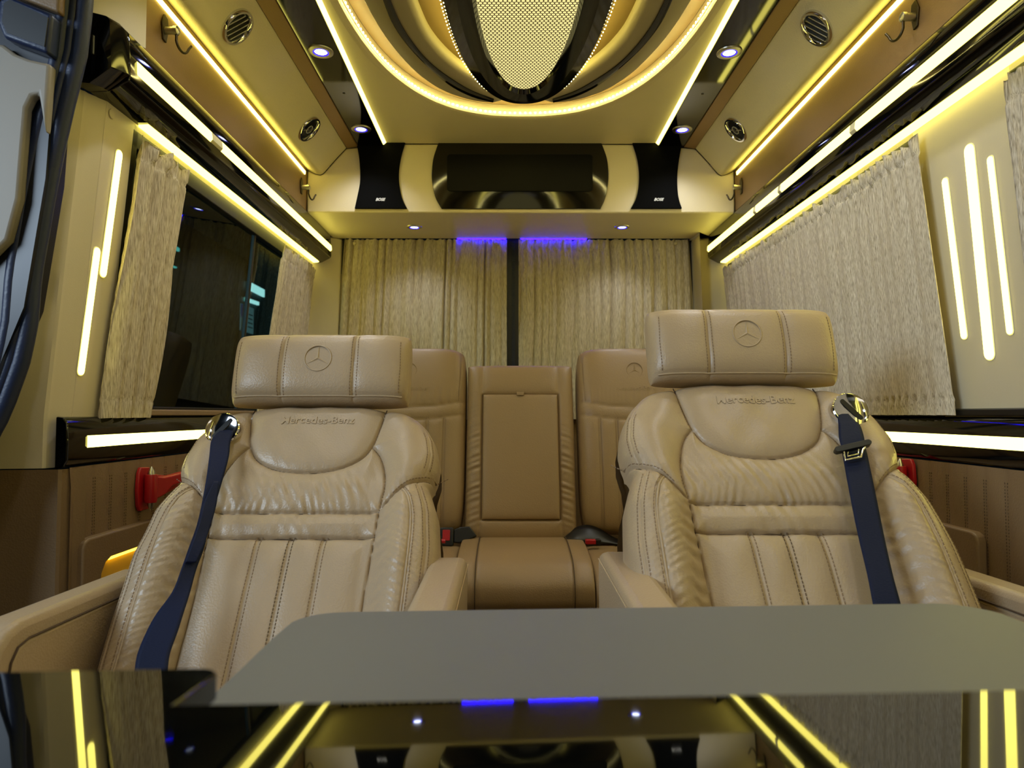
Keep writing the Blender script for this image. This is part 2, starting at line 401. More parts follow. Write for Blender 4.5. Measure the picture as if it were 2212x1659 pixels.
# ================================================================ OVERHEAD: ducts, bands, rails, ceiling panel
def superell(a, b, n, cy, N=144):
    pts = []
    for k in range(N):
        t = 2*PI*k/N; c, s = math.cos(t), math.sin(t)
        pts.append((a*math.copysign(abs(c)**(2/n), c), cy + b*math.copysign(abs(s)**(2/n), s)))
    return pts
E0 = 1.45
OUT = superell(0.452, 0.808, 2.45, E0)
def torect(p, x1, y0, y1):
    dx, dy = p[0], p[1]-E0; k = 1e9
    if abs(dx) > 1e-9: k = min(k, x1/abs(dx))
    if dy > 1e-9: k = min(k, (y1-E0)/dy)
    if dy < -1e-9: k = min(k, (y0-E0)/dy)
    return (p[0]*k, E0+dy*k)
cpn = thing('ceiling_panel', 'cream leather ceiling panel with a large oval light recess', 'ceiling panel', (0, E0, 0.985))
def lerp2(a, b, t): return [(p[0]+(q[0]-p[0])*t, E0 + (p[1]-E0) + (q[1]-p[1])*t) for p, q in zip(a, b)]
RECT = [torect(p, 0.489, 0.42, YC) for p in OUT]
# make sure the rectangle's corners are hit
for cxn, cyn in ((0.489, YC), (-0.489, YC), (0.489, 0.42), (-0.489, 0.42)):
    j = min(range(len(RECT)), key=lambda q: (RECT[q][0]-cxn)**2 + (RECT[q][1]-cyn)**2); RECT[j] = (cxn, cyn)
b = MB()
INr = superell(0.444, 0.800, 2.45, E0); O2 = superell(0.462, 0.818, 2.45, E0); O3 = superell(0.480, 0.845, 2.5, E0)
seq = [(superell(0.450, 0.806, 2.45, E0), 1.022), (superell(0.4500, 0.8060, 2.45, E0), 1.000), (superell(0.4515, 0.8075, 2.45, E0), 0.993), (superell(0.456, 0.812, 2.45, E0), 0.987), (superell(0.464, 0.820, 2.45, E0), 0.984), (superell(0.474, 0.830, 2.45, E0), 0.983)]
for (a1, z1), (a2, z2) in zip(seq[:-1], seq[1:]): b.ring(a1, a2, z1, z2)
b.ring(seq[-1][0], RECT, 0.983, 0.985)
b.add([(-0.489, YF, 0.985), (0.489, YF, 0.985), (0.489, 0.42, 0.985), (-0.489, 0.42, 0.985)], [(0, 1, 2, 3)])
b.build('panel', 'cream', cpn, 50)
MB().plate(superell(0.449, 0.805, 2.45, E0), 1.022, 1.03).build('recess_floor', 'recess', cpn)
dots = MB(); ringm = MB()
ln = superell(0.4475, 0.8035, 2.45, E0, 2000); acc = 0
ringm.ring(superell(0.4478, 0.8038, 2.45, E0), superell(0.4478, 0.8038, 2.45, E0), 0.9945, 0.9985)
for k in range(1, 2000):
    acc += math.dist(ln[k-1], ln[k])
    if acc > 0.0155:
        acc = 0; x, y = ln[k]; t = Vector((ln[k][0]-ln[k-1][0], ln[k][1]-ln[k-1][1], 0)).normalized(); nrm = Vector((0, 0, 1)).cross(t)
        fr = (Vector((x, y, 0.9935)) + nrm*0.0035, t, nrm, Vector((0, 0, 1)))
        dots_ = MB(fr).box((-0.0022, -0.0005, -0.002), (0.0022, 0.0018, 0.002)); dots.v += [Vector(v) for v in dots_.v]; dots.f += [tuple(i + len(dots.v) - 8 for i in f) for f in dots_.f]
cv = ringm.build('led_tape', 'milky', cpn); dd = dots.build('led_dots', 'dot', cpn, 0); dd['kind'] = 'stuff'

# central oval light
ol = thing('oval_ceiling_light', 'glowing oval honeycomb ceiling light in a wide glossy black rim', 'ceiling light', (0, E0, 0.96))
A = [superell(0.122, 0.565, 2.1, E0), superell(0.130, 0.575, 2.1, E0), superell(0.165, 0.61, 2.15, E0), superell(0.196, 0.638, 2.2, E0), superell(0.203, 0.646, 2.2, E0), superell(0.203, 0.646, 2.2, E0)]
zz = [0.962, 0.950, 0.944, 0.950, 0.962, 1.022]
b = MB()
for i in range(5): b.ring(A[i], A[i+1], zz[i], zz[i+1])
b.build('black_rim', 'piano', ol, 50)
MB().plate(superell(0.124, 0.567, 2.1, E0), 0.962, 0.972).build('glowing_lens', 'lens', ol)
# honeycomb grille over the lens
g = MB(); p_ = 0.0105; row = 0
y = 1.10
while y < 2.02:
    k0 = -13
    for k in range(-13, 14):
        x = (k + 0.5*(row % 2))*p_
        t = abs((y-E0)/0.565); 
        if t < 1 and abs(x) < 0.122*(1-t**2.1)**(1/2.1) + 0.002:
            # hex ring cell
            R_, r_ = p_*0.577, p_*0.577*0.76
            hx = [(x + R_*math.cos(PI/6+PI/3*q), y + R_*math.sin(PI/6+PI/3*q), 0.9595) for q in range(6)]
            hi = [(x + r_*math.cos(PI/6+PI/3*q), y + r_*math.sin(PI/6+PI/3*q), 0.9595) for q in range(6)]
            g.add(hx + hi, [(q, (q+1) % 6, 6+(q+1) % 6, 6+q) for q in range(6)])
    y += p_*0.866; row += 1
gg = g.build('honeycomb_grille', mat('grille_gold', (96, 84, 44), 0.5), ol, 0, fix=False); gg['kind'] = 'stuff'
d2 = MB(); ln = superell(0.2055, 0.6485, 2.2, E0, 2000); acc = 0
for k in range(1, 2000):
    acc += math.dist(ln[k-1], ln[k])
    if acc > 0.014:
        acc = 0; x, y = ln[k]; d2.box((x-0.0010, y-0.0010, 0.9590), (x+0.0010, y+0.0010, 0.9610))
d2.build('led_dots', 'dot', ol, 0)['kind'] = 'stuff'
MB().ring(superell(0.204, 0.647, 2.2, E0), superell(0.204, 0.647, 2.2, E0), 0.978, 1.0).build('led_tape', 'ledg', ol)

# crescent panels, traced on the plane of the ceiling and mirrored fore and aft
ZC = 0.972
def smooth_pts(pts, k=4):
    out = []; P = [Vector(p) for p in pts]
    for i in range(len(P)-1):
        p0, p1, p2, p3 = P[max(i-1, 0)], P[i], P[i+1], P[min(i+2, len(P)-1)]
        for q in range(k):
            t = q/k; out.append(0.5*((2*p1) + (p2-p0)*t + (2*p0-5*p1+4*p2-p3)*t*t + (3*p1-p0-3*p2+p3)*t**3))
    out.append(P[-1]); return out
def crescent(side):
    pxo = [(786, 0), (809, 43), (836, 85), (867, 124), (904, 161), (953, 194), (1011, 215), (1060, 222)]
    pxi = [(894, 0), (910, 43), (929, 82), (959, 119), (992, 148), (1030, 171), (1075, 187)]
    tip = [(1083, 218), (1093, 208), (1092, 195)]
    bo = [(828, 0), (848, 49), (881, 97), (924, 142), (972, 183), (1021, 208), (1065, 219.5)]
    bi = [(844, 0), (865, 49), (896, 97), (933, 138), (978, 171), (1021, 196), (1067, 213)]
    W_ = lambda l, z: [Vector((onZ(px, py, z).x*(-side), onZ(px, py, z).y)) for px, py in l]
    def full(outer, inner, end, z):
        o = smooth_pts(W_(outer, z)); i = smooth_pts(W_(inner, z)); e = W_(end, z) if end else []
        half = o + e + i[::-1]              # front (small y) outer -> tip -> inner
        mir = [Vector((p.x, 2*E0-p.y)) for p in half][::-1]
        return half + [p for p in mir if True]
    # strips instead of a single outline: outer and inner rails
    def rails(outer, inner, z, n=60):
        def res(l):
            P = smooth_pts(W_(l, z), 8); P = [Vector((p.x, 2*E0-p.y)) for p in P[::-1]] + P
            L = [0]
            for a, b_ in zip(P[:-1], P[1:]): L.append(L[-1] + (b_-a).length)
            out = []
            for q in range(n+1):
                s = L[-1]*q/n; j = 0
                while j < len(L)-2 and L[j+1] < s: j += 1
                out.append(P[j].lerp(P[j+1], (s-L[j])/max(L[j+1]-L[j], 1e-9)))
            return out
        return res(outer), res(inner)
    lab = 'taupe crescent ceiling panel with a black inlay, %s of the oval light' % ('left' if side < 0 else 'right')
    t = thing('crescent_panel', lab, 'ceiling panel', (side*0.3, E0, ZC), 'crescent panels in the ceiling recess')
    O, I = rails(pxo + [(1083, 217)], pxi + [(1092, 197)], ZC)
    n = len(O); secs = []
    # cross section from outer edge to inner edge with a rounded lip on the inner side
    for a, c in zip(O, I):
        d = (c-a); L = d.length; u = d / max(L, 1e-6); lip = min(0.02, L*0.35)
        secs.append([(a.x, a.y, 1.0), (a.x, a.y, ZC+0.002), (a.x+u.x*0.002, a.y+u.y*0.002, ZC), (c.x-u.x*lip, c.y-u.y*lip, ZC),
                     (c.x-u.x*lip*0.4, c.y-u.y*lip*0.4, ZC+0.004), (c.x, c.y, ZC+0.014), (c.x, c.y, 1.0)])
    b = MB(); m = 7; vs = [p for s_ in secs for p in s_]
    fs = [(i*m+j, i*m+j+1, (i+1)*m+j+1, (i+1)*m+j) for i in range(n-1) for j in range(m-1)] + [tuple(range(m)), tuple(range((n-1)*m, n*m))]
    b.add(vs, fs).build('panel', 'grey', t, 60)
    O, I = rails(bo, bi, ZC)
    b = MB(); vs = []
    for a, c in zip(O, I): vs += [(a.x, a.y, ZC+0.001), (a.x, a.y, ZC-0.003), ((a.x+c.x)/2, (a.y+c.y)/2, ZC-0.005), (c.x, c.y, ZC-0.003), (c.x, c.y, ZC+0.001)]
    fs = [(i*5+j, i*5+j+1, (i+1)*5+j+1, (i+1)*5+j) for i in range(n-1) for j in range(4)] + [(0, 1, 2, 3, 4), tuple((n-1)*5+q for q in range(5))]
    b.add(vs, fs).build('black_inlay', 'piano', t, 60)
    # spacer hanging the crescent from the recess floor
    mid = [(a+c)/2 for a, c in rails(pxo + [(1083, 217)], pxi + [(1092, 197)], ZC)[0:2][0:0]] if False else None
    O, I = rails(pxo + [(1083, 217)], pxi + [(1092, 197)], ZC)
    b = MB(); vs = []
    for a, c in zip(O, I):
        p, q = a.lerp(c, 0.3), a.lerp(c, 0.7); vs += [(p.x, p.y, 0.999), (p.x, p.y, 1.021), (q.x, q.y, 1.021), (q.x, q.y, 0.999)]
    fs = [(i*4+j, i*4+(j+1) % 4, (i+1)*4+(j+1) % 4, (i+1)*4+j) for i in range(n-1) for j in range(4)] + [(0, 1, 2, 3), tuple((n-1)*4+q for q in range(4))]
    b.add(vs, fs).build('spacer', 'recess', t, 60)
crescent(-1); crescent(1)

DUCT = [(0.636, 0.968), (0.660, 0.942), (0.684, 0.915), (0.704, 0.891), (0.713, 0.880), (0.721, 0.8725), (0.730, 0.869), (0.745, 0.872), (0.760, 0.879), (0.776, 0.888), (0.79, 0.890), (0.79, 0.985), (0.636, 0.985)]
for s in (-1, 1):
    sd = 'left' if s < 0 else 'right'
    # LED line at the edge of the central panel
    t = thing('ceiling_light_line', 'thin yellow light line along the %s edge of the ceiling panel' % sd, 'light strip', (s*0.495, 1.2, 0.985), 'light lines beside the ceiling panel')
    MB().sweep([(0.4895, 0.9845), (0.4895, 0.992), (0.499, 0.992), (0.499, 0.9765)], YF+0.05, YC-0.001, side=s).build('diffuser', 'ledw', t)
    t = thing('downlight_strip', 'glossy black ceiling strip carrying round downlights, %s side' % sd, 'ceiling strip', (s*0.54, 1.2, 0.975))
    MB().sweep([(0.4995, 0.974), (0.592, 0.974), (0.592, 0.995), (0.4995, 0.995)], YF+0.05, YC-0.001, side=s).build('lacquered_board', 'piano', t, 35, 0.0015)
    for y_ in (2.07, 1.56, 1.0, 0.5):
        fr = frame((s*0.545, y_, 0.974), (1, 0, 0), (0, 1, 0), (0, 0, -1))
        MB(fr).lathe([(0, 0.001), (0.004, 0.001), (0.0045, 0)], 14).build('screw_cap', 'black', t)
    t = thing('edge_trim', 'narrow tan leather trim between black strip and air duct, %s side' % sd, 'trim', (s*0.61, 1.2, 0.97))
    MB().sweep([(0.593, 0.972), (0.6345, 0.966), (0.6345, 0.99), (0.593, 0.99)], YF+0.05, YC-0.001, side=s).build('leather_strip', 'gold', t, 35, 0.002)
    t = thing('air_duct', 'rounded cream leather air duct running along the %s side of the ceiling' % sd, 'air duct', (s*0.70, 1.2, 0.85))
    MB().sweep(DUCT, YF+0.05, YC-0.001, side=s).build('leather_cover', 'duct', t, 40)
    t = thing('bronze_band', 'bronze leather band between air duct and black light rail, %s side' % sd, 'wall panel', (s*0.77, 1.2, 0.73))
    MB().sweep([(0.7765, 0.886), (0.7775, 0.82), (0.7775, 0.736), (0.80, 0.736), (0.80, 0.886)], (1.37 if s < 0 else YF+0.05), YC-0.002, side=s).build('leather_band', 'gold', t, 40)
    MB().sweep([(0.7767, 0.872), (0.7768, 0.860), (0.7745, 0.8605), (0.7738, 0.872)], (1.38 if s < 0 else YF+0.05), YC-0.03, side=s).build('hidden_led_tape', 'ledg', t)
    # black rail
    y0 = 1.30 if s < 0 else YF+0.05
    t = thing('upper_light_rail', 'glossy black overhead rail with two long yellow light strips, %s wall' % sd, 'light rail', (s*0.79, 2.0, 0.62))
    prof = [(0.777, 0.735), (0.771, 0.728), (0.768, 0.70), (0.7655, 0.645), (0.768, 0.635), (0.806, 0.615), (0.842, 0.613), (0.832, 0.735)]
    b = MB().sweep(prof, y0, 2.80, side=s)
    b.build('lacquered_housing', 'piano', t, 35, 0.002)
    segs = [(1.325, 1.655, 'led'), (1.655, 1.715, 'milky'), (1.715, 2.785, 'led')] if s < 0 else [(YF+0.1, 1.585, 'led'), (1.585, 1.61, 'milky'), (1.61, 2.03, 'led'), (2.03, 2.05, 'milky'), (2.05, 2.24, 'led'), (2.24, 2.26, 'milky'), (2.26, 2.79, 'led')]
    for a, c, m in segs:
        MB().sweep([(0.7675, 0.686), (0.7625, 0.682), (0.7610, 0.672), (0.7605, 0.664), (0.7655, 0.658), (0.769, 0.672)], a, c, side=s).build('light_strip' if m == 'led' else 'strip_joint', m, t, 40)
    MB().sweep([(0.808, 0.6145), (0.8085, 0.6105), (0.829, 0.6085), (0.8295, 0.6135)], (1.45 if s < 0 else YF+0.1), 2.77, side=s).build('light_strip', 'led', t, 40)
    # lower rail
    y0 = 1.295 if s < 0 else YF+0.05
    t = thing('lower_light_rail', 'glossy black waist rail with one yellow light strip, %s wall' % sd, 'light rail', (s*0.87, 2.0, -0.10))
    MB().sweep([(0.886, -0.004), (0.872, -0.006), (0.864, -0.016), (0.862, -0.045), (0.862, -0.085), (0.868, -0.098), (0.886, -0.102)], y0, 2.74, side=s).build('lacquered_housing', 'piano', t, 35, 0.003)
    MB().sweep([(0.8625, -0.041), (0.8585, -0.044), (0.8585, -0.062), (0.8625, -0.065)], (1.355 if s < 0 else YF+0.1), 2.7, side=s).build('light_strip', 'ledw', t, 35)
    MB().sweep([(0.886, 0.012), (0.868, 0.010), (0.868, -0.003), (0.886, -0.003)], y0+0.15, 2.74, side=s).build('sill', 'seatd' if s < 0 else 'black', t, 35, 0.002)

# end cap of the left upper rail, bending to the door post
t = bpy.data.objects['upper_light_rail']
b = MB()
sec = [(0.777, 0.735), (0.771, 0.728), (0.7655, 0.645), (0.806, 0.615), (0.842, 0.613), (0.842, 0.75)]
path = [(0, 1.2995), (0.004, 1.285), (0.018, 1.268), (0.050, 1.258), (0.085, 1.256)]
vs = []; n = len(sec)
for k, (dx, yy) in enumerate(path):
    for (x, z) in sec: vs.append((-(x+dx), yy, z + 0.004*k*(1 if z > 0.7 else 0)))
fs = [(i*n+j, i*n+(j+1) % n, (i+1)*n+(j+1) % n, (i+1)*n+j) for i in range(len(path)-1) for j in range(n)] + [tuple(range(n)), tuple(range((len(path)-1)*n, len(path)*n))]
b.add(vs, fs).build('end_cap', 'piano', t, 30, 0.003)
MB().box((-0.815, 1.2555, 0.665), (-0.811, 1.262, 0.70)).build('slot', 'satin', t)

# ================================================================ CONSOLE over the rear window
cs = thing('overhead_console', 'cream leather overhead console across the rear with black screen and speaker panels', 'console', (0, 2.7, 0.73))
prof = [(-0.777, 0.73), (-0.7775, 0.82), (-0.7765, 0.888), (-0.760, 0.879), (-0.745, 0.872), (-0.730, 0.869), (-0.721, 0.8725), (-0.713, 0.880), (-0.704, 0.891), (-0.684, 0.915), (-0.660, 0.942), (-0.636, 0.968), (-0.593, 0.972), (-0.4995, 0.974), (-0.49, 0.984)]
prof = prof + [(-x, z) for x, z in prof[::-1]]
n = len(prof)
b = MB(); vs = [(x, YC + 0.0*(z-0.73), z) for x, z in prof] + [(x*1.0, 2.862, z) for x, z in prof]
b.add(vs, [tuple(range(n)), tuple(range(2*n-1, n-1, -1))] + [(i, (i+1) % n, n + (i+1) % n, n + i) for i in range(n)])
b.build('leather_body', 'cream', cs, 35, 0.006)
FY = frame((0, YC, 0), (1, 0, 0), (0, 0, 1), (0, -1, 0))
def pl(pxs, Y=YC): return [(onY(a, b_, Y).x, onY(a, b_, Y).z) for a, b_ in pxs]
def sp(pxs, k=5): return [(v.x, v.y) for v in smooth_pts([Vector(p) for p in pl(pxs)], k)]
tv = thing('screen_panel', 'glossy black panel with bowed sides and a rectangular display, centre of console', 'screen', (0, YC, 0.75))
Lc = sp([(948, 308), (936, 345), (933, 385), (940, 425), (954, 452)]); Rc = sp([(1297, 452), (1308, 425), (1314, 385), (1311, 345), (1298, 308)])
MB(FY).plate(Lc + Rc, 0.0, 0.006).build('glass_panel', 'blackg', tv, 35, 0.0015)
q = pl([(966, 335), (1280, 415)]); MB(FY).plate(rrect(q[0][0], q[1][1], q[1][0], q[0][1], 0.012), 0.006, 0.009).build('display', 'screen', tv, 35, 0.001)
for nm, Lp, Rp, lx in (('left', [(770, 305), (777, 345), (779, 390), (773, 425), (767, 452)], [(880, 452), (868, 425), (862, 385), (866, 345), (877, 305)], 822), ('right', [(1364, 306), (1376, 345), (1380, 385), (1375, 425), (1362, 452)], [(1472, 452), (1464, 425), (1462, 385), (1466, 345), (1474, 306)], 1421)):
    tt = thing('speaker', 'black waisted cloth speaker panel with a small silver badge, %s of the screen' % nm, 'speaker', (pl([(lx, 400)])[0][0], YC, 0.75), 'speaker panels on the console')
    MB(FY).plate(sp(Lp) + sp(Rp), 0.0, 0.010).build('cloth_cover', 'cloth', tt, 35, 0.002)
    p = onY(lx, 433, YC); text('BOSE', 0.014, frame((p.x, YC-0.0104, p.z), (1, 0, 0.0), (0, 0, 1), (0, -1, 0)), 'badge', 'white', tt, 0.0004, shear=0.4, bold=0.0004)

# ================================================================ small fittings
def downlight(p, n, lab, grp, bright=1.0, r=0.034):
    """p on the surface, n pointing into the room"""
    fr = frame(p, (1, 0, 0), (0, 1, 0), n)
    t = thing('downlight', lab, 'downlight', p, grp)
    MB(fr).lathe([(r, 0.0), (r-0.001, 0.003), (r-0.006, 0.0045), (r*0.62, 0.004), (r*0.58, 0.001)], 36).build('ring', 'satin', t, 40, fix=True)
    MB(fr).lathe([(r*0.58, 0.0012), (0.0, 0.0012)], 28).build('lens', 'bulb', t)
    MB(fr).lathe([(r*0.60, 0.0015), (r*0.60, 0.0035), (r*0.50, 0.0035), (r*0.50, 0.0015)], 28, closed=True).build('blue_rim', 'blue', t)
    q = Vector(p) + Vector(n)*0.012
    lamp('SPOT', 'downlight_lamp', q, SPOT*bright, (0.90, 0.93, 1.0), tuple(q + Vector(n)), spot_size=math.radians(125), spot_blend=0.9, shadow_soft_size=0.018)
    return t
ROWS = [(2.333, 'nearest the console'), (1.826, 'nearer the camera'), (1.32, None), (0.81, None), (0.30, None)]
for s in (-1, 1):
    for yy, where in ROWS:
        sd = 'left' if s < 0 else 'right'
        lab = 'round downlight with blue rim in the %s black ceiling strip, %s' % (sd, where or 'beyond the top of the photo at y %.1f' % yy)
        if where is None:
            q = Vector((s*0.549, yy, 0.962))
            lamp('SPOT', 'downlight_lamp', q, SPOT, (0.90, 0.93, 1.0), tuple(q + Vector((0, 0, -1))), spot_size=math.radians(125), spot_blend=0.9, shadow_soft_size=0.018)
        else:
            downlight((s*0.549, yy, 0.974), (0, 0, -1), lab, 'downlights in the black ceiling strips')
for px, sd in ((895, 'left'), (1344, 'right')):
    p = onZ(px, 490, 0.73)
    downlight((p.x, p.y, 0.73), (0, 0, -1), 'round downlight under the cream console, %s one' % sd, 'downlights under the console', 0.5, 0.03)

def vent(s, yy, lab, blades, rot):
    n = Vector((-s*0.742, 0, -0.672)).normalized()
    p = Vector((s*0.6860, yy, 0.9135))
    ex = Vector((0, 1, 0)); ey = n.cross(ex)
    fr = (p, ex, ey, n)
    t = thing('air_vent', lab, 'air vent', p, 'round chrome air vents')
    r = 0.046
    MB(fr).lathe([(r, -0.002), (r, 0.005), (r-0.003, 0.010), (r-0.008, 0.010), (r-0.011, 0.006), (r-0.012, 0.0012)], 48, closed=True).build('chrome_ring', 'chrome', t, 50)
    MB(fr).lathe([(r-0.0115, 0.002), (0, 0.002)], 36).build('dark_throat', 'black', t)
    c, sn = math.cos(rot), math.sin(rot)
    fr2 = (p, ex*c + ey*sn, ey*c - ex*sn, n)
    if blades:
        for k in (-1.5, -0.5, 0.5, 1.5):
            h = math.sqrt((r-0.013)**2 - (k*0.014)**2)
            MB(fr2).box((-h, k*0.014-0.0015, 0.0), (h, k*0.014+0.0015, 0.0065)).build('blade', 'satin', t, 35, 0.0006)
    else:
        R_ = r-0.013
        MB(fr2).box((-R_, -0.0016, 0.0), (R_, 0.0016, 0.007)).build('blade', 'satin', t, 35, 0.0006)
        pts = [(0.013*math.cos(2*PI*q/24), 0.013*math.sin(2*PI*q/24), 0.006) for q in range(25)]
        MB(fr2).tube(pts, 0.0018, 8, False).build('turning_ring', 'satin', t, 60)
        MB(fr2).lathe([(0, 0.008), (0.009, 0.006), (0.011, 0.002)], 24).build('hub', 'black', t, 60)
vent(-1, 1.60, 'near left round chrome air vent with open blades', True, 1.15)
vent(-1, 2.185, 'far left round chrome air vent beside the console, flap turned', False, 0.6)
vent(1, 1.60, 'near right round chrome air vent with open blades', True, -1.15)
vent(1, 2.185, 'far right round chrome air vent beside the console, flap turned', False, -0.5)

def hook(s, yy, z, lab):
    x = 0.7775
    n = Vector((-s, 0, 0)).normalized(); ex = Vector((0, 1, 0)); ez = Vector((0, 0, 1)) - n*n.z; ez.normalize()
    p = Vector((s*x, yy, z)); fr = (p, ex, ez, n)
    t = thing('coat_hook', lab, 'hook', p, 'coat hooks on the bronze bands')
    MB(fr).plate([(-0.014, 0.012), (-0.004, 0.034), (0.010, 0.030), (0.014, 0.008), (0.006, -0.024), (-0.008, -0.022)], 0.0, 0.004).build('base_plate', 'bronzehook', t, 35, 0.001)
    MB((p, ez, ex, n)).lathe([(0.008, 0.0), (0.008, 0.022), (0.0095, 0.022), (0.0095, 0.030), (0.006, 0.032), (0, 0.032)], 20).build('boss', 'satin', t, 40)
    pts = [(0, 0.0, 0.026)] + [(0, -0.008, 0.027)]
    for k in range(13):
        a = PI*k/12*0.95; pts.append((0.0 + 0.017*(1-math.cos(a))*0.9, -0.022-0.017*math.sin(a), 0.027 + 0.012*k/12))
    pts.append((pts[-1][0]+0.006, pts[-1][1]+0.010, pts[-1][2]+0.003))
    MB(fr).tube(pts, 0.0028, 10).build('hook_arm', 'bronzehook', t, 60)
hook(-1, 1.445, 0.815, 'near left gunmetal coat hook on the bronze band')
hook(-1, 2.42, 0.80, 'far left gunmetal coat hook beside the console')
hook(1, 1.363, 0.80, 'near right gunmetal coat hook on the bronze band')
hook(1, 2.415, 0.80, 'far right gunmetal coat hook beside the console')

# pillar light strips
def pillar_light(side, a, b_, wpx, lab):
    p, q = onwall(*a, side), onwall(*b_, side)
    d = (q-p); L = d.length; n = Vector((-side*(WT[1]-WB[1]), 0, -(WB[0]-WT[0]))).normalized()
    fr = (p, d.normalized(), n.cross(d.normalized()), n)
    wd = wpx/F*((p.y+q.y)/2) * math.hypot(1, 0.87/p.y) / max(0.3, abs(0.87/p.y)) * 0.75
    t = thing('pillar_light', lab, 'light strip', (p+q)/2, 'light strips set in the pillars')
    MB(fr).plate(rrect(0, -wd/2, L, wd/2, wd*0.48), 0.0005, 0.003).build('diffuser', 'ledw', t, 40)
    MB(fr).plate(rrect(-0.002, -wd/2-0.0025, L+0.002, wd/2+0.0025, wd*0.55), 0.0, 0.0012).build('bezel', 'milky', t, 40)
pillar_light(-1, (257, 325), (220, 598), 15, 'upper of the two yellow light strips in the left pillar')
pillar_light(-1, (209, 535), (172, 810), 15, 'lower of the two yellow light strips in the left pillar')
pillar_light(1, (2042, 385), (2085, 732), 13, 'first of three right pillar light strips, next to the curtain')
pillar_light(1, (2094, 312), (2140, 777), 22, 'middle, widest and longest light strip in the right pillar')
pillar_light(1, (2140, 338), (2184, 722), 13, 'third right pillar light strip, at the edge of the photo')

# ================================================================ left door area
lp = sroot('trim_3', (-0.85, 1.25, -0.95))
# cream column between the seal and the wall panel
zs = np.linspace(0.735, -0.10, 30)
def sealx(z):   # centre line of the rubber seal, bulging outwards lower down
    zz_ = [0.75, .707, .627, .536, .467, .374, .328, .24, .151, .092, .032, -.026, -.09, -.2, -.95]
    xx = [-.777, -.779, -.786, -.805, -.819, -.835, -.841, -.854, -.858, -.869, -.888, -.911, -.95, -1.02, -1.06]
    return float(np.interp(z, zz_[::-1], xx[::-1]))
def column(z0, z1, m, name):
    z_ = np.linspace(z0, z1, 30); P = []
    for z in z_:
        low = z < -0.101
        xa = sealx(z)-0.07; xb = -wallx(max(z, -0.01)) - (0.018 if not low else -0.012)
        for (x, y) in ((xa, 1.270), (xa*.5+xb*.5, 1.285), (xb-0.004, 1.293), (xb, 1.298), (xb+0.001, 1.306), (xb+0.012, 1.328), (xb+0.0185, 1.342)): P.append((x, y, z))
    npmesh(name, np.array(P), quads(30, 7), m, lp, 25)
    if not low: pass
column(0.614, -0.10, 'pillar', 'door_post_cover')
npmesh('upper_cover', np.array([(x, y, z) for z in (0.737, 1.04) for x, y in ((-0.776, 1.372), (-0.80, 1.33), (-0.835, 1.285), (-0.95, 1.26))]), quads(2, 4), 'pillar', lp, 25); column(-0.102, -0.95, 'door', 'lower_post_cover')
fr = frame(tuple(onwall(240, 246, -1) + Vector((0.0015, 0, 0))), (0, 1, 0), (0, 0, 1), (1, 0, 0))
MB(fr).lathe([(0, 0.0012), (0.009, 0.0012), (0.0098, 0)], 24).build('blanking_cap', 'pillar', lp)
seal = MB(); 
for off, rr in ((0, 0.014), (-0.014, 0.010), (-0.027, 0.012)):
    seal.tube([(sealx(z)+off-0.006, 1.185 + off*0.4, z) for z in np.linspace(1.03, -0.95, 60)], rr, 12)
tag(seal.build('door_seal', 'rubber', None, 60), 'dark blue rubber seal curving down the open doorway at far left', 'door seal')
# part of the sliding door behind the seal
sdn = thing('sliding_door', 'open sliding door edge with cream pad and dark recessed pull, far left', 'door', (-0.95, 1.14, -0.95))
FD = frame((0, 1.165, 0), (1, 0, 0), (0, 0, 1), (0, -1, 0))
def dp(px, py, Y=1.15): p = onY(px, py, Y); return (p.x, p.z)
MB(FD).plate([(-1.25, -0.95), (-1.06, -0.95), (-0.96, -0.08), (-0.86, 0.18), (-0.83, 0.4), (-0.80, 1.03), (-1.25, 1.03)], -0.05, 0.0).build('door_shell', 'navyd', sdn)
padp = [dp(-60, 92), dp(10, 98), dp(36, 118), dp(66, 130), dp(112, 140), dp(100, 290), dp(86, 205), dp(72, 210), dp(60, 235), dp(52, 330), dp(44, 430), dp(20, 520), dp(-60, 600)]
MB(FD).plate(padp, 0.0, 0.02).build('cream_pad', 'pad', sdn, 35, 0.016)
MB(FD).plate([dp(10, 10), dp(30, 0), dp(125, 40), dp(122, 60), dp(115, 125), dp(20, 90), dp(8, 60)], 0.0, 0.03).build('pull_recess', 'rubber', sdn, 35, 0.006)
MB(FD).plate([dp(24, 20), dp(36, 12), dp(118, 50), dp(110, 112), dp(30, 82), dp(20, 58)], 0.0301, 0.032).build('pull_opening', 'black', sdn, 35)
MB(FD).plate([dp(-50, -200), dp(140, -200), dp(130, 30), dp(40, -4), dp(-50, -10)], 0.0, 0.02).build('upper_pad', 'door', sdn, 35, 0.005)

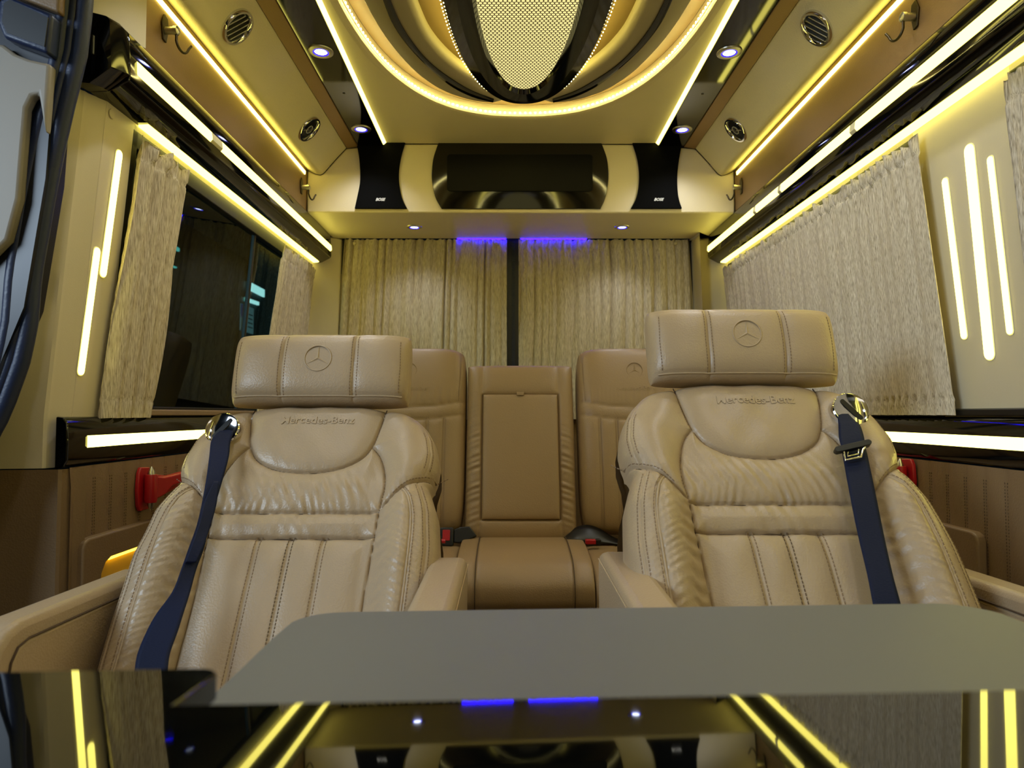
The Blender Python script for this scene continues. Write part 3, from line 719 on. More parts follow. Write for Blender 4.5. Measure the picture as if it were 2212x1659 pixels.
# ================================================================ curtains
def curtain(name, lab, P, nrm, width, height, seed, lam, amp, head, sc_top, m=None, hem=0.045, gather=1.0, frillb=0.0):
    """P(s,t): point for s in 0..1 across, t in 0..1 down"""
    m = int(width/0.0022); m = min(max(m, 90), 640); n = 110
    S, T = np.meshgrid(np.linspace(0, 1, m), np.linspace(0, 1, n)); X = S*width
    T2 = T
    fold = sines(X + 0.003*sines(T*height, 0.8, 2, seed+5), lam, 5, seed, 0.55); fold = 1.8*np.abs(np.sin(PI*X/(lam*0.8) + 0.9*sines(X, lam*3.5, 3, seed, 0.4) + 0.35*sines(T*height + X*0.2, 0.9, 2, seed+1, 0.3)))**(0.6 if nrm[1] else 0.9) - 1; fold = fold*(0.75 + 0.25*sines(X, lam*2.3, 2, seed+6))
    fine = sines(X + 0.002*sines(T*height, 0.2, 2, seed+2), lam*0.35, 5, seed+9, 0.4)
    ruf = sines(X + 0.004*np.sin(T*height*60), 0.034, 3, seed+12, 0.2)
    topm = np.exp(-T*height/0.10)*np.clip((T*height-hem)/0.01, 0, 1); headm = np.clip(1-(T*height-hem+0.006)/0.01, 0, 1); botm = np.clip(1-((1-T)*height-hem)/0.012, 0, 1)
    A = amp*(0.85 + 0.15*sines(X, 0.35, 2, seed+3))
    d = A*fold + fine*(0.0010 + 0.6*head*topm) + ruf*(head*headm + frillb*botm)
    hl = np.exp(-((T*height-hem)/0.004)**2) + np.exp(-(((1-T)*height-hem)/0.004)**2)
    d = d - hl*0.002*gather
    edge = sc_top*sines(X, lam*0.55, 4, seed+4)*np.exp(-T*height/0.02)
    base = np.array([[P(s, t) for s in np.linspace(0, 1, 9)] for t in np.linspace(0, 1, 9)])   # 9x9 control
    ii = T*8; jj = S*8; i0 = np.clip(ii.astype(int), 0, 7); j0 = np.clip(jj.astype(int), 0, 7); fi = (ii-i0)[..., None]; fj = (jj-j0)[..., None]
    B = (base[i0, j0]*(1-fi)*(1-fj) + base[i0+1, j0]*fi*(1-fj) + base[i0, j0+1]*(1-fi)*fj + base[i0+1, j0+1]*fi*fj)
    V = B + np.array(nrm)[None, None]*(d + 0.004)[..., None]; V[..., 2] += edge
    Vb = V - np.array(nrm)[None, None]*0.0015; F = quads(n, m); k = n*m     # cloth with a front, a back and closed edges
    rim = [(0, j) for j in range(m)] + [(i, m-1) for i in range(1, n)] + [(n-1, j) for j in range(m-2, -1, -1)] + [(i, 0) for i in range(n-2, -1, -1)]
    ix = [i*m+j for i, j in rim]; R_ = np.array([(ix[q], ix[q+1], ix[q+1]+k, ix[q]+k) for q in range(len(ix)-1)])
    o = npmesh(name, np.vstack([V.reshape(-1, 3), Vb.reshape(-1, 3)]), np.vstack([F, F[:, ::-1]+k, R_]), 'curtain', None, 75)
    tag(o, lab, 'curtain', 'pleated window curtains'); return o
def wp(side, y, z, off): return (side*(wallx(z, off)), y, z)
def rect_wall(side, yt0, yt1, yb0, yb1, zt, zb, off=0.02):
    def P(s, t):
        z = zt + (zb-zt)*t; y = (yt0+(yt1-yt0)*s)*(1-t) + (yb0+(yb1-yb0)*s)*t
        return wp(side, y, z, off)
    return P
NL, NR = (1, 0, 0.08), (-1, 0, 0.08)
curtain('curtain', 'gathered beige curtain at the near end of the left window', rect_wall(-1, 1.435, 1.645, 1.405, 1.60, 0.575, -0.008), NL, 0.26, 0.6, 11, 0.080, 0.022, 0.007, 0.008, hem=0.04)
curtain('curtain', 'gathered beige curtain at the far end of the left window', rect_wall(-1, 2.36, 2.72, 2.27, 2.70, 0.575, 0.0), NL, 0.40, 0.6, 23, 0.065, 0.012, 0.004, 0.006)
curtain('curtain', 'wide drawn beige curtain covering the right window', rect_wall(1, 1.425, 2.745, 1.403, 2.745, 0.577, -0.002, 0.024), NR, 1.34, 0.6, 31, 0.13, 0.0070, 0.011, 0.006, frillb=0.006, hem=0.035)
curtain('curtain', 'beige curtain sliver beyond the right pillar at the photo edge', rect_wall(1, 0.75, 1.185, 0.75, 1.18, 0.585, -0.002, 0.012), NR, 0.45, 0.6, 37, 0.05, 0.005, 0.004, 0.004)
def rear(xa0, xa1, xb0, xb1, zt, zb):
    return lambda s, t: ((xa0+(xa1-xa0)*s)*(1-t) + (xb0+(xb1-xb0)*s)*t, YB-0.026, zt+(zb-zt)*t)
curtain('curtain', 'pleated beige curtain on the left half of the rear window', rear(L0+0.008, DV0-0.002, LX(0)+0.018, DV0-0.002, 0.728, -0.02), (0, -1, 0), 0.72, 0.75, 41, 0.055, 0.012, 0.003, 0.002, gather=0.5)
curtain('curtain', 'pleated beige curtain on the right half of the rear window', rear(DV1-0.002, R0-0.012, DV1-0.002, RX(0)-0.03, 0.728, -0.02), (0, -1, 0), 0.72, 0.75, 53, 0.055, 0.012, 0.003, 0.002, gather=0.5)
for px in (766, 1072, 1137, 1459):
    p = onY(px, 526, YB-0.032); fr = frame((p.x, YB-0.034, p.z), (1, 0, 0), (0, 0, 1), (0, -1, 0))
    o = MB(fr).lathe([(0.0, 0.006), (0.005, 0.005), (0.008, 0.001), (0.008, -0.003)], 18).build('curtain_button', 'pillar', None)
    tag(o, 'small round button at the rear curtain top, %s' % {766: 'its outer left corner', 1072: 'just left of the centre post', 1137: 'just right of the centre post', 1459: 'its outer right corner'}[px], 'button', 'buttons of the rear curtains')
# blue light tape tucked between console and rear window
t = thing('blue_light_tape', 'blue light tape over the middle of the rear curtains', 'light strip', (-0.02, 2.86, 0.726))
MB().box((-0.26, 2.8635, 0.728), (DV0-0.006, 2.867, 0.7335)).build('tape', 'bluetape', t)
MB().box((DV1+0.006, 2.8635, 0.728), (0.28, 2.867, 0.7335)).build('tape', 'bluetape', t)

# ================================================================ SEATS
def half_super(n, M):
    th = np.linspace(0, PI, 4000); x = -np.sign(np.cos(th))*np.abs(np.cos(th))**(2/n); y = np.abs(np.sin(th))**(2/n)
    L = np.concatenate([[0], np.cumsum(np.hypot(np.diff(x), np.diff(y)))]); t = np.linspace(0, L[-1], M)
    return np.interp(t, L, x), np.interp(t, L, y)
def seg_dist(U, V, poly):
    d = np.full(U.shape, 9.0)
    for (x0, y0), (x1, y1) in zip(poly[:-1], poly[1:]):
        dx, dy = x1-x0, y1-y0; t = np.clip(((U-x0)*dx + (V-y0)*dy)/(dx*dx+dy*dy+1e-12), 0, 1)
        d = np.minimum(d, np.hypot(U-x0-t*dx, V-y0-t*dy))
    return d
def curve(pts, k=6): return [(p.x, p.y) for p in smooth_pts([Vector(p) for p in pts], k)]
def sstep(x): x = np.clip(x, 0, 1); return x*x*(3-2*x)
def stitches(polys, hfun, fr, name, material, parent, pitch=0.0062, ln=0.0042, wd=0.0009, mirror=True):
    b = MB(fr); wd *= 1.35
    for poly in polys:
        for sg in ((1, -1) if mirror else (1,)):
            P = [(sg*x, y) for x, y in poly]; s = 0.0; L = 0
            for (a, c) in zip(P[:-1], P[1:]):
                l = math.dist(a, c)
                while s < L + l:
                    t = (s-L)/l; x, y = a[0]+(c[0]-a[0])*t, a[1]+(c[1]-a[1])*t
                    tx, ty = (c[0]-a[0])/l, (c[1]-a[1])/l; h = ln/2; k = wd/2
                    q = [(x-tx*h-ty*k, y-ty*h+tx*k), (x+tx*h-ty*k, y+ty*h+tx*k), (x+tx*h+ty*k, y+ty*h-tx*k), (x-tx*h+ty*k, y-ty*h-tx*k)]
                    hh = hfun(np.array([p[0] for p in q]), np.array([p[1] for p in q]))
                    vs = [(p[0], p[1], hv-0.0004) for p, hv in zip(q, hh)] + [(p[0]*1.0, p[1], hv+0.0009) for p, hv in zip(q, hh)]
                    b.add(vs, [(4, 5, 6, 7), (0, 1, 5, 4), (1, 2, 6, 5), (2, 3, 7, 6), (3, 0, 4, 7)]); s += pitch
                L += l
    if not b.v: return
    o = b.build(name, material, parent, 0, fix=False); o['kind'] = 'stuff'; return o
def star(fr, R, parent, material, h=0.0012, name='star_emblem'):
    b = MB(fr)
    b.tube([(R*math.cos(2*PI*k/48), R*math.sin(2*PI*k/48), h*0.2) for k in range(49)], h, 8, False)
    for k in range(3):
        a = PI/2 + 2*PI*k/3; d = (math.cos(a), math.sin(a)); p = (-d[1], d[0])
        c1 = (math.cos(a+PI/3)*R*0.13, math.sin(a+PI/3)*R*0.13); c2 = (math.cos(a-PI/3)*R*0.13, math.sin(a-PI/3)*R*0.13)
        b.add([(0, 0, h*1.5), (c1[0], c1[1], 0), (d[0]*R*0.97, d[1]*R*0.97, h*0.3), (c2[0], c2[1], 0)], [(0, 2, 1), (0, 3, 2)])
    return b.build(name, material, parent, 50, fix=False)
HW = np.array([(0.03, .150), (0.0, .165), (-.008, .185), (-.02, .203), (-.045, .226), (-.08, .243), (-.12, .25), (-.15, .248), (-.175, .240), (-.19, .236), (-.205, .243), (-.25, .258), (-.33, .266), (-.45, .263), (-.56, .255), (-.66, .25)])[::-1]
vg = np.linspace(-.66, .03, 700); hg = np.interp(vg, HW[:, 0], HW[:, 1]); hg = np.convolve(np.pad(hg, 9, 'edge'), np.hanning(19)/np.hanning(19).sum(), 'valid')
hwf = lambda v: np.interp(v, vg, hg)
S_U = curve([(.137, .02), (.134, -.03), (.127, -.07), (.119, -.100), (.102, -.128), (.070, -.148), (.035, -.157), (0, -.160), (-.02, -.159)])
S_IN = curve([(.119, -.100), (.137, -.122), (.150, -.155), (.156, -.195), (.151, -.245), (.149, -.295), (.143, -.42), (.141, -.64)])
S_WG = curve([(.151, -.243), (.170, -.226), (.19, -.206), (.218, -.186), (.27, -.150)])
S_L1 = [(-.01, -.245), (.151, -.245)]; S_L2 = [(-.01, -.295), (.149, -.295)]
S_C0 = [(0, -.295), (0, -.64)]; S_C1 = [(.058, -.295), (.055, -.64)]
S_PI = curve([(.192, -.208), (.207, -.235), (.216, -.29), (.215, -.42), (.205, -.64)])
TB = 0.105
def seat_height(u, v, full=True, cy=None):
    a = np.abs(u); hw = hwf(v)
    if cy is None: cy = (1 - np.clip(a/hw, 0, 0.9995)**4)**0.25
    amp = np.interp(v, [-.6, -.35, -.25, -.18, -.10, -.04, 0], [.062, .058, .050, .040, .022, .010, .004])
    h = TB*(cy-1) + amp*sstep((a-.125)/.085)
    inU = (v > -.165)
    ds = np.minimum.reduce([seg_dist(a, v, S_U), seg_dist(a, v, S_IN), seg_dist(a, v, S_WG), seg_dist(a, v, S_L1), seg_dist(a, v, S_L2)])
    dc = np.minimum(seg_dist(a, v, S_C0), seg_dist(a, v, S_C1)); dc = np.where((v < -.29), dc, 9)
    dp_ = seg_dist(a, v, S_PI)
    h += 0.011*(1-np.exp(-ds/0.015)) - 0.0045*np.exp(-(ds/0.0020)**2)
    h += 0.0045*(1-np.exp(-dc/0.011)) - 0.0018*np.exp(-(dc/0.0016)**2)
    h += 0.004*(1-np.exp(-dp_/0.008)) - 0.0022*np.exp(-(dp_/0.002)**2)
    de = np.abs(a-(hw-0.020)); lower = sstep((-v-.17)/.02)
    h += lower*(0.002*(1-np.exp(-de/0.005)) - 0.0012*np.exp(-(de/0.0015)**2))
    dw = np.abs(a-(hw-0.014)); h -= (1-lower)*0.0012*np.exp(-(dw/0.0015)**2)*sstep((-v-.03)/.03)
    # wrinkles in the soft leather
    m1 = np.exp(-np.abs(v+.245)/.026)*(v > -.245)*(a < .15)
    h += 0.0016*m1*sines(u*1.0 + 0.25*(v+.245)*np.sign(u), .017, 4, 3, .35)*(0.4+0.6*np.abs(np.sin(u*19+1)))
    m1 = np.exp(-np.abs(v+.2)/.03)*(a < .15)
    h += 0.0009*m1*sines(u+0.5*(v+.2), .024, 4, 5, .35)
    m2 = np.exp(-np.minimum(np.abs(v+.245), np.abs(v+.295))/.016)*(v < -.245)*(v > -.295)*(a < .15)
    h += 0.0010*m2*sines(u + 0.3*v, .026, 4, 8, .4)
    m3 = sstep((a-.145)/.006)*sstep((.186-a)/.018)*(v < -.24)
    h += 0.0018*np.where(u < 0, 1.15, .6)*m3*sines(v + 0.25*a + 0.01*np.sin(a*90), .019, 4, 13, .4)
    m4 = np.exp(-np.abs(a-(.205))/.02)*sstep((a-.15)/.02)*(v < -.22)
    h += 0.0007*m4*sines(v + 0.6*a, .014, 4, 17, .4)
    m5 = np.exp(-seg_dist(a, v, S_WG)/.015)
    h += 0.0008*m5*sines(u+v*.3, .015, 3, 21, .3)
    h += 0.0007*sines(u, .09, 3, 31, .4)*sines(v, .11, 3, 33, .4)
    return h
def seat_region(u, v):
    a = np.abs(u)
    su = np.interp(a, [p[0] for p in S_U[::-1] if p[1] < -.09], [p[1] for p in S_U[::-1] if p[1] < -.09], right=1)
    uw = np.interp(v, [p[1] for p in S_U[::-1] if p[1] > -.105], [p[0] for p in S_U[::-1] if p[1] > -.105])
    isU = np.where(v > -.1, a < uw, (a < .119) & (v > su))
    win = np.interp(v, [p[1] for p in S_IN[::-1]], [p[0] for p in S_IN[::-1]])
    wg = np.interp(a, [p[0] for p in S_WG], [p[1] for p in S_WG])
    r = np.where(isU, 0, np.where((a < win) & (v < -.1), np.where(v > -.245, 1, np.where(v > -.295, 2, 3)), np.where(v > wg, 4, 5)))
    return r
RN = ['neck_panel', 'upper_insert', 'lumbar_roll', 'channelled_insert', 'shoulder_wing', 'side_bolster']
def pad_surface(hw, hh, T, n=4.0, m=(120, 120), crn=0.0):
    sx, sy = half_super(n, m[1]); tx, ty = half_super(n, m[0])
    X = hw*sx[None, :]*(1 - crn*np.abs(tx[:, None])**6); Y = hh*tx[:, None]*(1 - crn*np.abs(sx[None, :])**6)
    Wd = sy[None, :]*ty[:, None]
    return X, Y + 0*X, Wd
def to_world(fr, X, Y, W):
    o, a, b, c = [np.array(q) for q in fr]
    return (o + X[..., None]*a + Y[..., None]*b + W[..., None]*c).reshape(-1, 3)
def pad(name, fr, hw, hh, T, parent, material, seams=(), puff=0.006, groove=0.002, n=4.0, m=(110, 110), crn=0.0, extra=None, split=None, names=None, back=True, pw=0.014):
    X, Y, Wd = pad_surface(hw, hh, T, n, m, crn)
    def h(x, y, wd=None):
        if wd is None:
            wd = ((1-np.clip(np.abs(x)/hw, 0, .9995)**n)*(1-np.clip(np.abs(y)/hh, 0, .9995)**n))**(1/n)
        z = T*wd
        if seams:
            d = np.minimum.reduce([seg_dist(x, y, s_) for s_ in seams]); z = z + (puff*(1-np.exp(-d/pw)) - groove*np.exp(-(d/0.0022)**2))*wd
        if extra is not None: z = z + extra(x, y)*wd
        return z
    P = to_world(fr, X, Y, h(X, Y, Wd)); F = quads(*X.shape)
    if split:
        fc = X.ravel()[F].mean(1); idx = np.searchsorted(np.array(split), fc)
        for k in range(len(split)+1): npmesh(names[k] if names else name, P, F[idx == k], material, parent, 180)
    else: npmesh(name, P, F, material, parent, 180)
    if back:
        n_, m_ = X.shape; ring = [j for j in range(m_)] + [i*m_+m_-1 for i in range(1, n_)] + [(n_-1)*m_+j for j in range(m_-2, -1, -1)] + [i*m_ for i in range(n_-2, 0, -1)]
        c = P.mean(0)*0 + np.array(fr[0]) - np.array(fr[3])*0.012
        R_ = P[ring]; In = R_*0.9 + c*0.1 ; In = In - np.array(fr[3])*0.010
        k = len(ring); PP = np.vstack([R_, In]); FF = np.array([(i, (i+1) % k, k+(i+1) % k, k+i) for i in range(k)])
        b = MB(); b.v = [Vector(p) for p in PP]; b.f = [tuple(int(q) for q in f) for f in FF] + [tuple(range(k, 2*k))]
        b.build('back_cover', material, parent, 60)
    return h

def captain(side, cx, D0, zt, hz, label, armz, vs_=1.0):
    root = thing('captain_seat', label, 'seat', (cx, 1.0, -0.95), 'captain seats in the middle row')
    ev = Vector((0, .7, 1)).normalized(); ew = Vector((0, -1, .7)).normalized(); ex = Vector((1, 0, 0))
    O = Vector((cx, D0 + .7*zt, zt)); ev = ev*vs_; fr = (O, ex, ev, ew)
    Mc = 400; sx, sy = half_super(4.0, Mc)
    va = np.arange(-.64, -.030, .0017); r = .03; ph = np.linspace(0, PI/2, 14)[1:]
    v = np.concatenate([va, -.03 + r*np.sin(ph), np.full(8, 0.0)]); off = np.concatenate([0*va, r*(1-np.cos(ph)), r + np.linspace(0.005, .075, 8)])
    V = v[:, None] + np.zeros((1, Mc)); U = hwf(V)*sx[None, :]; cy = sy[None, :] + 0*V
    W = seat_height(U, V, True, cy) - off[:, None]
    top = np.maximum(W, -TB-0.02); P = to_world(fr, U, V, top); F = quads(*V.shape)
    fu, fv = U.ravel()[F].mean(1), V.ravel()[F].mean(1); reg = seat_region(fu, fv)
    for k, nm in enumerate(RN):
        if k < 4: npmesh(nm, P, F[reg == k], 'seat', root, 180)
        else:
            for s_ in (-1, 1): npmesh(nm, P, F[(reg == k) & (np.sign(fu) == s_)], 'seat', root, 180)
    # back shell
    b = MB(fr); vs = []
    vv = np.linspace(-.64, 0.0, 20)
    for q in vv:
        h = float(hwf(q)); vs += [(-h, q, -TB), (-h*.92, q, -TB-.035), (h*.92, q, -TB-.035), (h, q, -TB)]
    b.add(vs, [(i*4+j, i*4+j+1, i*4+5+j, i*4+4+j) for i in range(19) for j in range(3)] + [(76, 77, 78, 79)]).build('back_shell', 'seatd', root, 50)
    # piping and stitching
    for s_ in (-1, 1):
        pts = []
        pa = np.array(S_PI); hh = seat_height(pa[:, 0], pa[:, 1])
        MB(fr).tube([(s_*x, y, h + 0.0012) for (x, y), h in zip(S_PI, hh)], 0.0024, 8).build('piping', 'seat', root, 60)
    off_ = lambda poly, d: [(x+d, y) for x, y in poly]
    edge = [(float(hwf(q))-0.020, q) for q in np.arange(-.20, -.62, -.02)]
    wedge = [(float(hwf(q))-0.014, q) for q in np.arange(-.07, -.17, -.01)]
    stitches([off_(S_C0, .0045), off_(S_C0, -.0045), off_(S_C1, .0045), off_(S_C1, -.0045), off_(S_PI, .006), off_(edge, .005), off_(edge, -.005), off_(wedge, .005), off_(wedge, -.005),
              [(x, y+.006) for x, y in S_WG[8:]], ], seat_height, fr, 'stitching', 'stitchs', root)
    # embossed lettering on the neck panel
    text('Mercedes-Benz', 0.0235, (O, ex, ev, ew), 'embossed_lettering', 'seat', root, 0.0014, bold=0.0003, drape=seat_height, at=(0.006, -.046))
    for s_ in (-1, 1):
        for poly in (S_U, S_IN, S_WG[:-4], S_L1, S_L2):
            pa = np.array(poly); pa = np.array([pa[int(i)]*(1-(i % 1)) + pa[min(int(i)+1, len(pa)-1)]*(i % 1) for i in np.linspace(0, len(pa)-1, max(40, len(pa)))]); pa = pa[pa[:, 1] < -.002]
            hh = seat_height(pa[:, 0], pa[:, 1]); MB(fr).tube([(s_*x, y, h-.0006) for (x, y), h in zip(pa, hh)], .0012, 5).build('seam', 'seamd', root, 60, fix=False)
    # headrest
    hev = Vector((0, .28, 1)).normalized(); hew = Vector((0, -1, .28)).normalized()
    hr = thing_child('headrest', root)
    hO = Vector((cx, D0 + .7*zt + 0.028, hz))
    hf = (hO, ex, hev, hew)
    ext = lambda x, y: 0.012*(x/.19)**2 - 0.004*np.exp(-((np.abs(y)-.062)/.004)**2)*(np.abs(x) > .07)*0.4
    sm = [[(-.072, -.1), (-.074, 0), (-.070, .1)], [(.072, -.1), (.074, 0), (.070, .1)]]
    h = pad('headrest_panel', hf, .182, .076, .052, hr, 'seat', sm, 0.005, 0.0022, 3.4, (110, 220), 0.02, ext, (-.0725, .0725), ['side_panel', 'centre_panel', 'side_panel'], back=False)
    bf = (hO, -ex, hev, -hew)
    pad('headrest_back', bf, .182, .076, .045, hr, 'seat', (), n=3.4, m=(40, 60), crn=0.02, back=False)
    hz0 = float(h(np.array([0.0]), np.array([0.0]))[0])
    star((hO + hew*(hz0-0.0002) + hev*0.012, ex, hev, hew), 0.027, hr, 'seat', 0.0014)
    st = [[(.0665, -.062), (.0675, 0), (.0665, .066)], [(.079, -.062), (.080, 0), (.078, .066)], [(.164, -.055), (.166, 0), (.164, .055)]]
    stitches(st, h, hf, 'stitching', 'stitchs', hr)
    MB(hf).tube([(x, -.064, float(h(np.array([x]), np.array([-.064]))[0])) for x in np.linspace(-.17, .17, 30)], 0.0018, 8).build('piping', 'seat', hr, 60)
    for s_ in (-1, 1): MB(hf).tube([(s_*.055, -.06, -.005), (s_*.055, -.14, -.010)], .006, 12).build('headrest_post', 'chrome', hr, 60)
    # belt guide plate on the outboard shoulder
    gu, gv = side*.172, -.074; gh = float(seat_height(np.array([gu]), np.array([gv]))[0])
    du = (float(seat_height(np.array([gu+.02]), np.array([gv]))[0]) - float(seat_height(np.array([gu-.02]), np.array([gv]))[0]))/.04
    dv = (float(seat_height(np.array([gu]), np.array([gv+.02]))[0]) - float(seat_height(np.array([gu]), np.array([gv-.02]))[0]))/.04
    ta = (ex + ew*du*0.2).normalized(); tb = (ev + ew*0.25); nn = ta.cross(tb).normalized(); tb = nn.cross(ta)
    gp = O + ex*gu + ev*gv + ew*(gh+0.010); a_ = side*0.9
    gf = (gp, ta, tb, nn)
    MB(gf).lathe([(0.033, -0.03), (0.033, 0.001), (0.031, 0.003), (0.028, 0.0015), (0.012, -0.001), (0, -0.001)], 48).build('belt_guide', 'chrome', root, 40)
    c_, s_ = math.cos(a_), math.sin(a_); sf = (gp, ta*c_ + tb*s_, tb*c_ - ta*s_, nn)
    MB((gp, ta*math.cos(-side*.9)+tb*math.sin(-side*.9), tb*math.cos(-side*.9)-ta*math.sin(-side*.9), nn)).plate(rrect(-.024, -.0035, .026, .0055, .004), -0.0008, 0.0012).build('guide_slot', 'black', root)
    # cushion, base
    cf = (Vector((cx, 0.90, -0.50)), ex, Vector((0, 1, -0.08)).normalized(), Vector((0, 0.08, 1)).normalized())
    pad('seat_cushion', cf, .265, .30, .07, root, 'seat', [[(-.15, -.3), (-.15, .3)], [(.15, -.3), (.15, .3)], [(-.055, -.3), (-.055, .3)], [(.055, -.3), (.055, .3)]], m=(90, 90))
    MB().box((cx-.26, .61, -.62), (cx+.26, 1.22, -.505)).build('cushion_frame', 'seatd', root, 35, .02)
    MB().box((cx-.17, .70, -.90), (cx+.17, 1.12, -.62)).build('pedestal', 'black', root, 35, .01)
    MB().box((cx-.22, .62, -.9495), (cx+.22, 1.20, -.90)).build('floor_rail', 'black', root, 35, .005)
    # outboard armrest: side profile in Y-Z swept across X
    ax0, ax1 = side*.713, side*.768
    FX = (Vector((0, 0, 0)), Vector((0, 1, 0)), Vector((0, 0, 1)), Vector((1, 0, 0)))
    z = armz; lo, hi = min(ax0, ax1), max(ax0, ax1)
    arm = [(1.32, z-.005), (.975, z), (.945, z-.008), (.925, z-.028), (.915, z-.06), (.915, z-.20), (1.32, z-.20)]
    MB(FX).plate(arm, lo, hi).build('armrest', 'seat', root, 35, .012)
    e = ax0 - side*.002
    ins = [(1.31, z-.033), (.985, z-.030), (.965, z-.036), (.952, z-.052), (.946, z-.08), (.946, z-.19), (1.31, z-.19)]
    MB(FX).plate(ins, min(e, e+side*.01), max(e, e+side*.01)).build('armrest_side_panel', 'seat', root, 35, .0035)
    MB().tube([(e + side*0.0005 - side*0.0, y_, z_) for y_, z_ in [(1.31, z-.031), (.985, z-.028), (.963, z-.034), (.950, z-.051), (.944, z-.08), (.944, z-.19)]], .0016, 6).build('seam', 'seamd', root, 60)
    fz = [(x, y) for x, y in rrect(lo+.006, z-.075, hi-.006, z-.035, .006)]
    MB((Vector((0, .9135, 0)), Vector((1, 0, 0)), Vector((0, 0, 1)), Vector((0, -1, 0)))).plate(fz, 0, .004).build('armrest_end_trim', 'satin', root, 35, .001)
    # inboard armrest
    ix0, ix1 = side*-.120, side*-.182; lo, hi = sorted((-side*.118 + 0, -side*.182)); lo, hi = (min(side*.118, side*.182), max(side*.118, side*.182))
    dz = .01 if side > 0 else 0
    arm = [(1.275, -.275+dz), (1.262, -.259+dz), (1.235, -.252+dz), (.80, -.262+dz), (.765, -.275+dz), (.755, -.31+dz), (.76, -.37), (1.20, -.42), (1.27, -.40)]
    MB(FX).plate(arm, lo, hi).build('armrest', 'seat', root, 35, .013)
    xs = side*.1175
    b2 = MB()
    for k in range(70):
        y_ = 1.255 - k*.0065; zz_ = -.268 + dz - (1.255-y_)*.02; b2.box((min(xs, xs-side*.0012), y_-.002, zz_-.0005), (max(xs, xs-side*.0012), y_+.002, zz_+.0005))
    b2.build('stitching', 'stitch', root, 0)['kind'] = 'stuff'
    return root
def thing_child(name, parent):
    o = bpy.data.objects.new(name, None); C.objects.link(o); o.empty_display_size = 0.05; o.parent = parent; ORG[o.name] = ORG[parent.name]; return o
captain(-1, -.431, 1.42, .014, .087, 'left tan leather captain seat with navy belt hanging free over its outer side', -.283)
captain(1, .412, 1.305, .056, .128, 'right tan leather captain seat with belt tongue below its guide plate', -.266, 1.07)

# ---------------------------------------------------------------- seat belts of the captain seats
def ribbon(rows, name, parent, material='belt', sub=6, th=0.0014):
    """rows: (left px, right px, y px, depth left, depth right)"""
    A = smooth_pts([onY(a, y, d0) for a, b_, y, d0, d1 in rows], sub); B = smooth_pts([onY(b_, y, d1) for a, b_, y, d0, d1 in rows], sub)
    k = 8; P = np.array([[tuple(a.lerp(c, j/(k-1))) for j in range(k)] for a, c in zip(A, B)])
    o = npmesh(name, P.reshape(-1, 3), quads(len(A), k), material, parent, 180)
    s = o.modifiers.new('thick', 'SOLIDIFY'); s.thickness = th; return o
t = thing('seat_belt', 'navy seat belt hanging twisted from the left seat\'s chrome guide plate', 'seat belt', (-.6, 1.3, -.5))
ribbon([(484, 506, 925, 1.372, 1.368), (466, 503, 940, 1.345, 1.352), (456, 498, 955, 1.33, 1.335), (452, 494, 989, 1.30, 1.305), (445, 481, 1037, 1.262, 1.275), (436, 466, 1086, 1.228, 1.245), (425, 451, 1134, 1.192, 1.215), (408, 441, 1182, 1.16, 1.18), (391, 424, 1230, 1.135, 1.15), (372, 411, 1279, 1.11, 1.12), (338, 396, 1327, 1.085, 1.09), (317, 384, 1365, 1.065, 1.07), (297, 367, 1414, 1.04, 1.045), (290, 362, 1460, 1.02, 1.025)], 'webbing', t)
ribbon([(462, 472, 1040, 1.258, 1.262), (440, 468, 1086, 1.222, 1.236), (428, 455, 1134, 1.187, 1.203), (412, 440, 1180, 1.157, 1.168), (400, 424, 1215, 1.140, 1.148)], 'webbing_fold', t)
t = thing('seat_belt', 'navy seat belt of the right seat with chrome tongue in a black stop', 'seat belt', (.6, 1.2, -.5))
ribbon([(1808, 1832, 895, 1.272, 1.272), (1810, 1845, 908, 1.262, 1.255), (1811, 1858, 920, 1.25, 1.24), (1812, 1866, 945, 1.228, 1.22), (1817, 1869, 966, 1.212, 1.208), (1821, 1875, 990, 1.198, 1.19), (1836, 1892, 1072, 1.145, 1.14), (1853, 1909, 1156, 1.10, 1.095), (1873, 1928, 1241, 1.055, 1.05), (1885, 1945, 1304, 1.025, 1.02), (1898, 1962, 1370, 1.0, .995)], 'webbing', t)
p0 = onY(1841, 966, 1.195); a = (onY(1878, 957, 1.19) - onY(1804, 974, 1.195)).normalized()
tf = frame(p0, a, (0, .5, 1)); tf = (tf[0], tf[1], tf[2], tf[1].cross(tf[2]))
MB(tf).plate(rrect(-.031, -.005, .031, .005, .005), -.006, .008).build('tongue_stop', 'black', t, 35, .002)
b = MB(tf); b.tube([(-.018, -.006, .004), (-.022, -.022, .006), (.004, -.022, .006), (.012, -.010, .005), (.018, -.006, .004)], .0022, 8)
b.tube([(-.012, -.008, .005), (-.016, -.016, .006), (.002, -.016, .006), (.006, -.008, .005)], .0014, 8)
b.build('metal_tongue', 'chrome', t, 60)

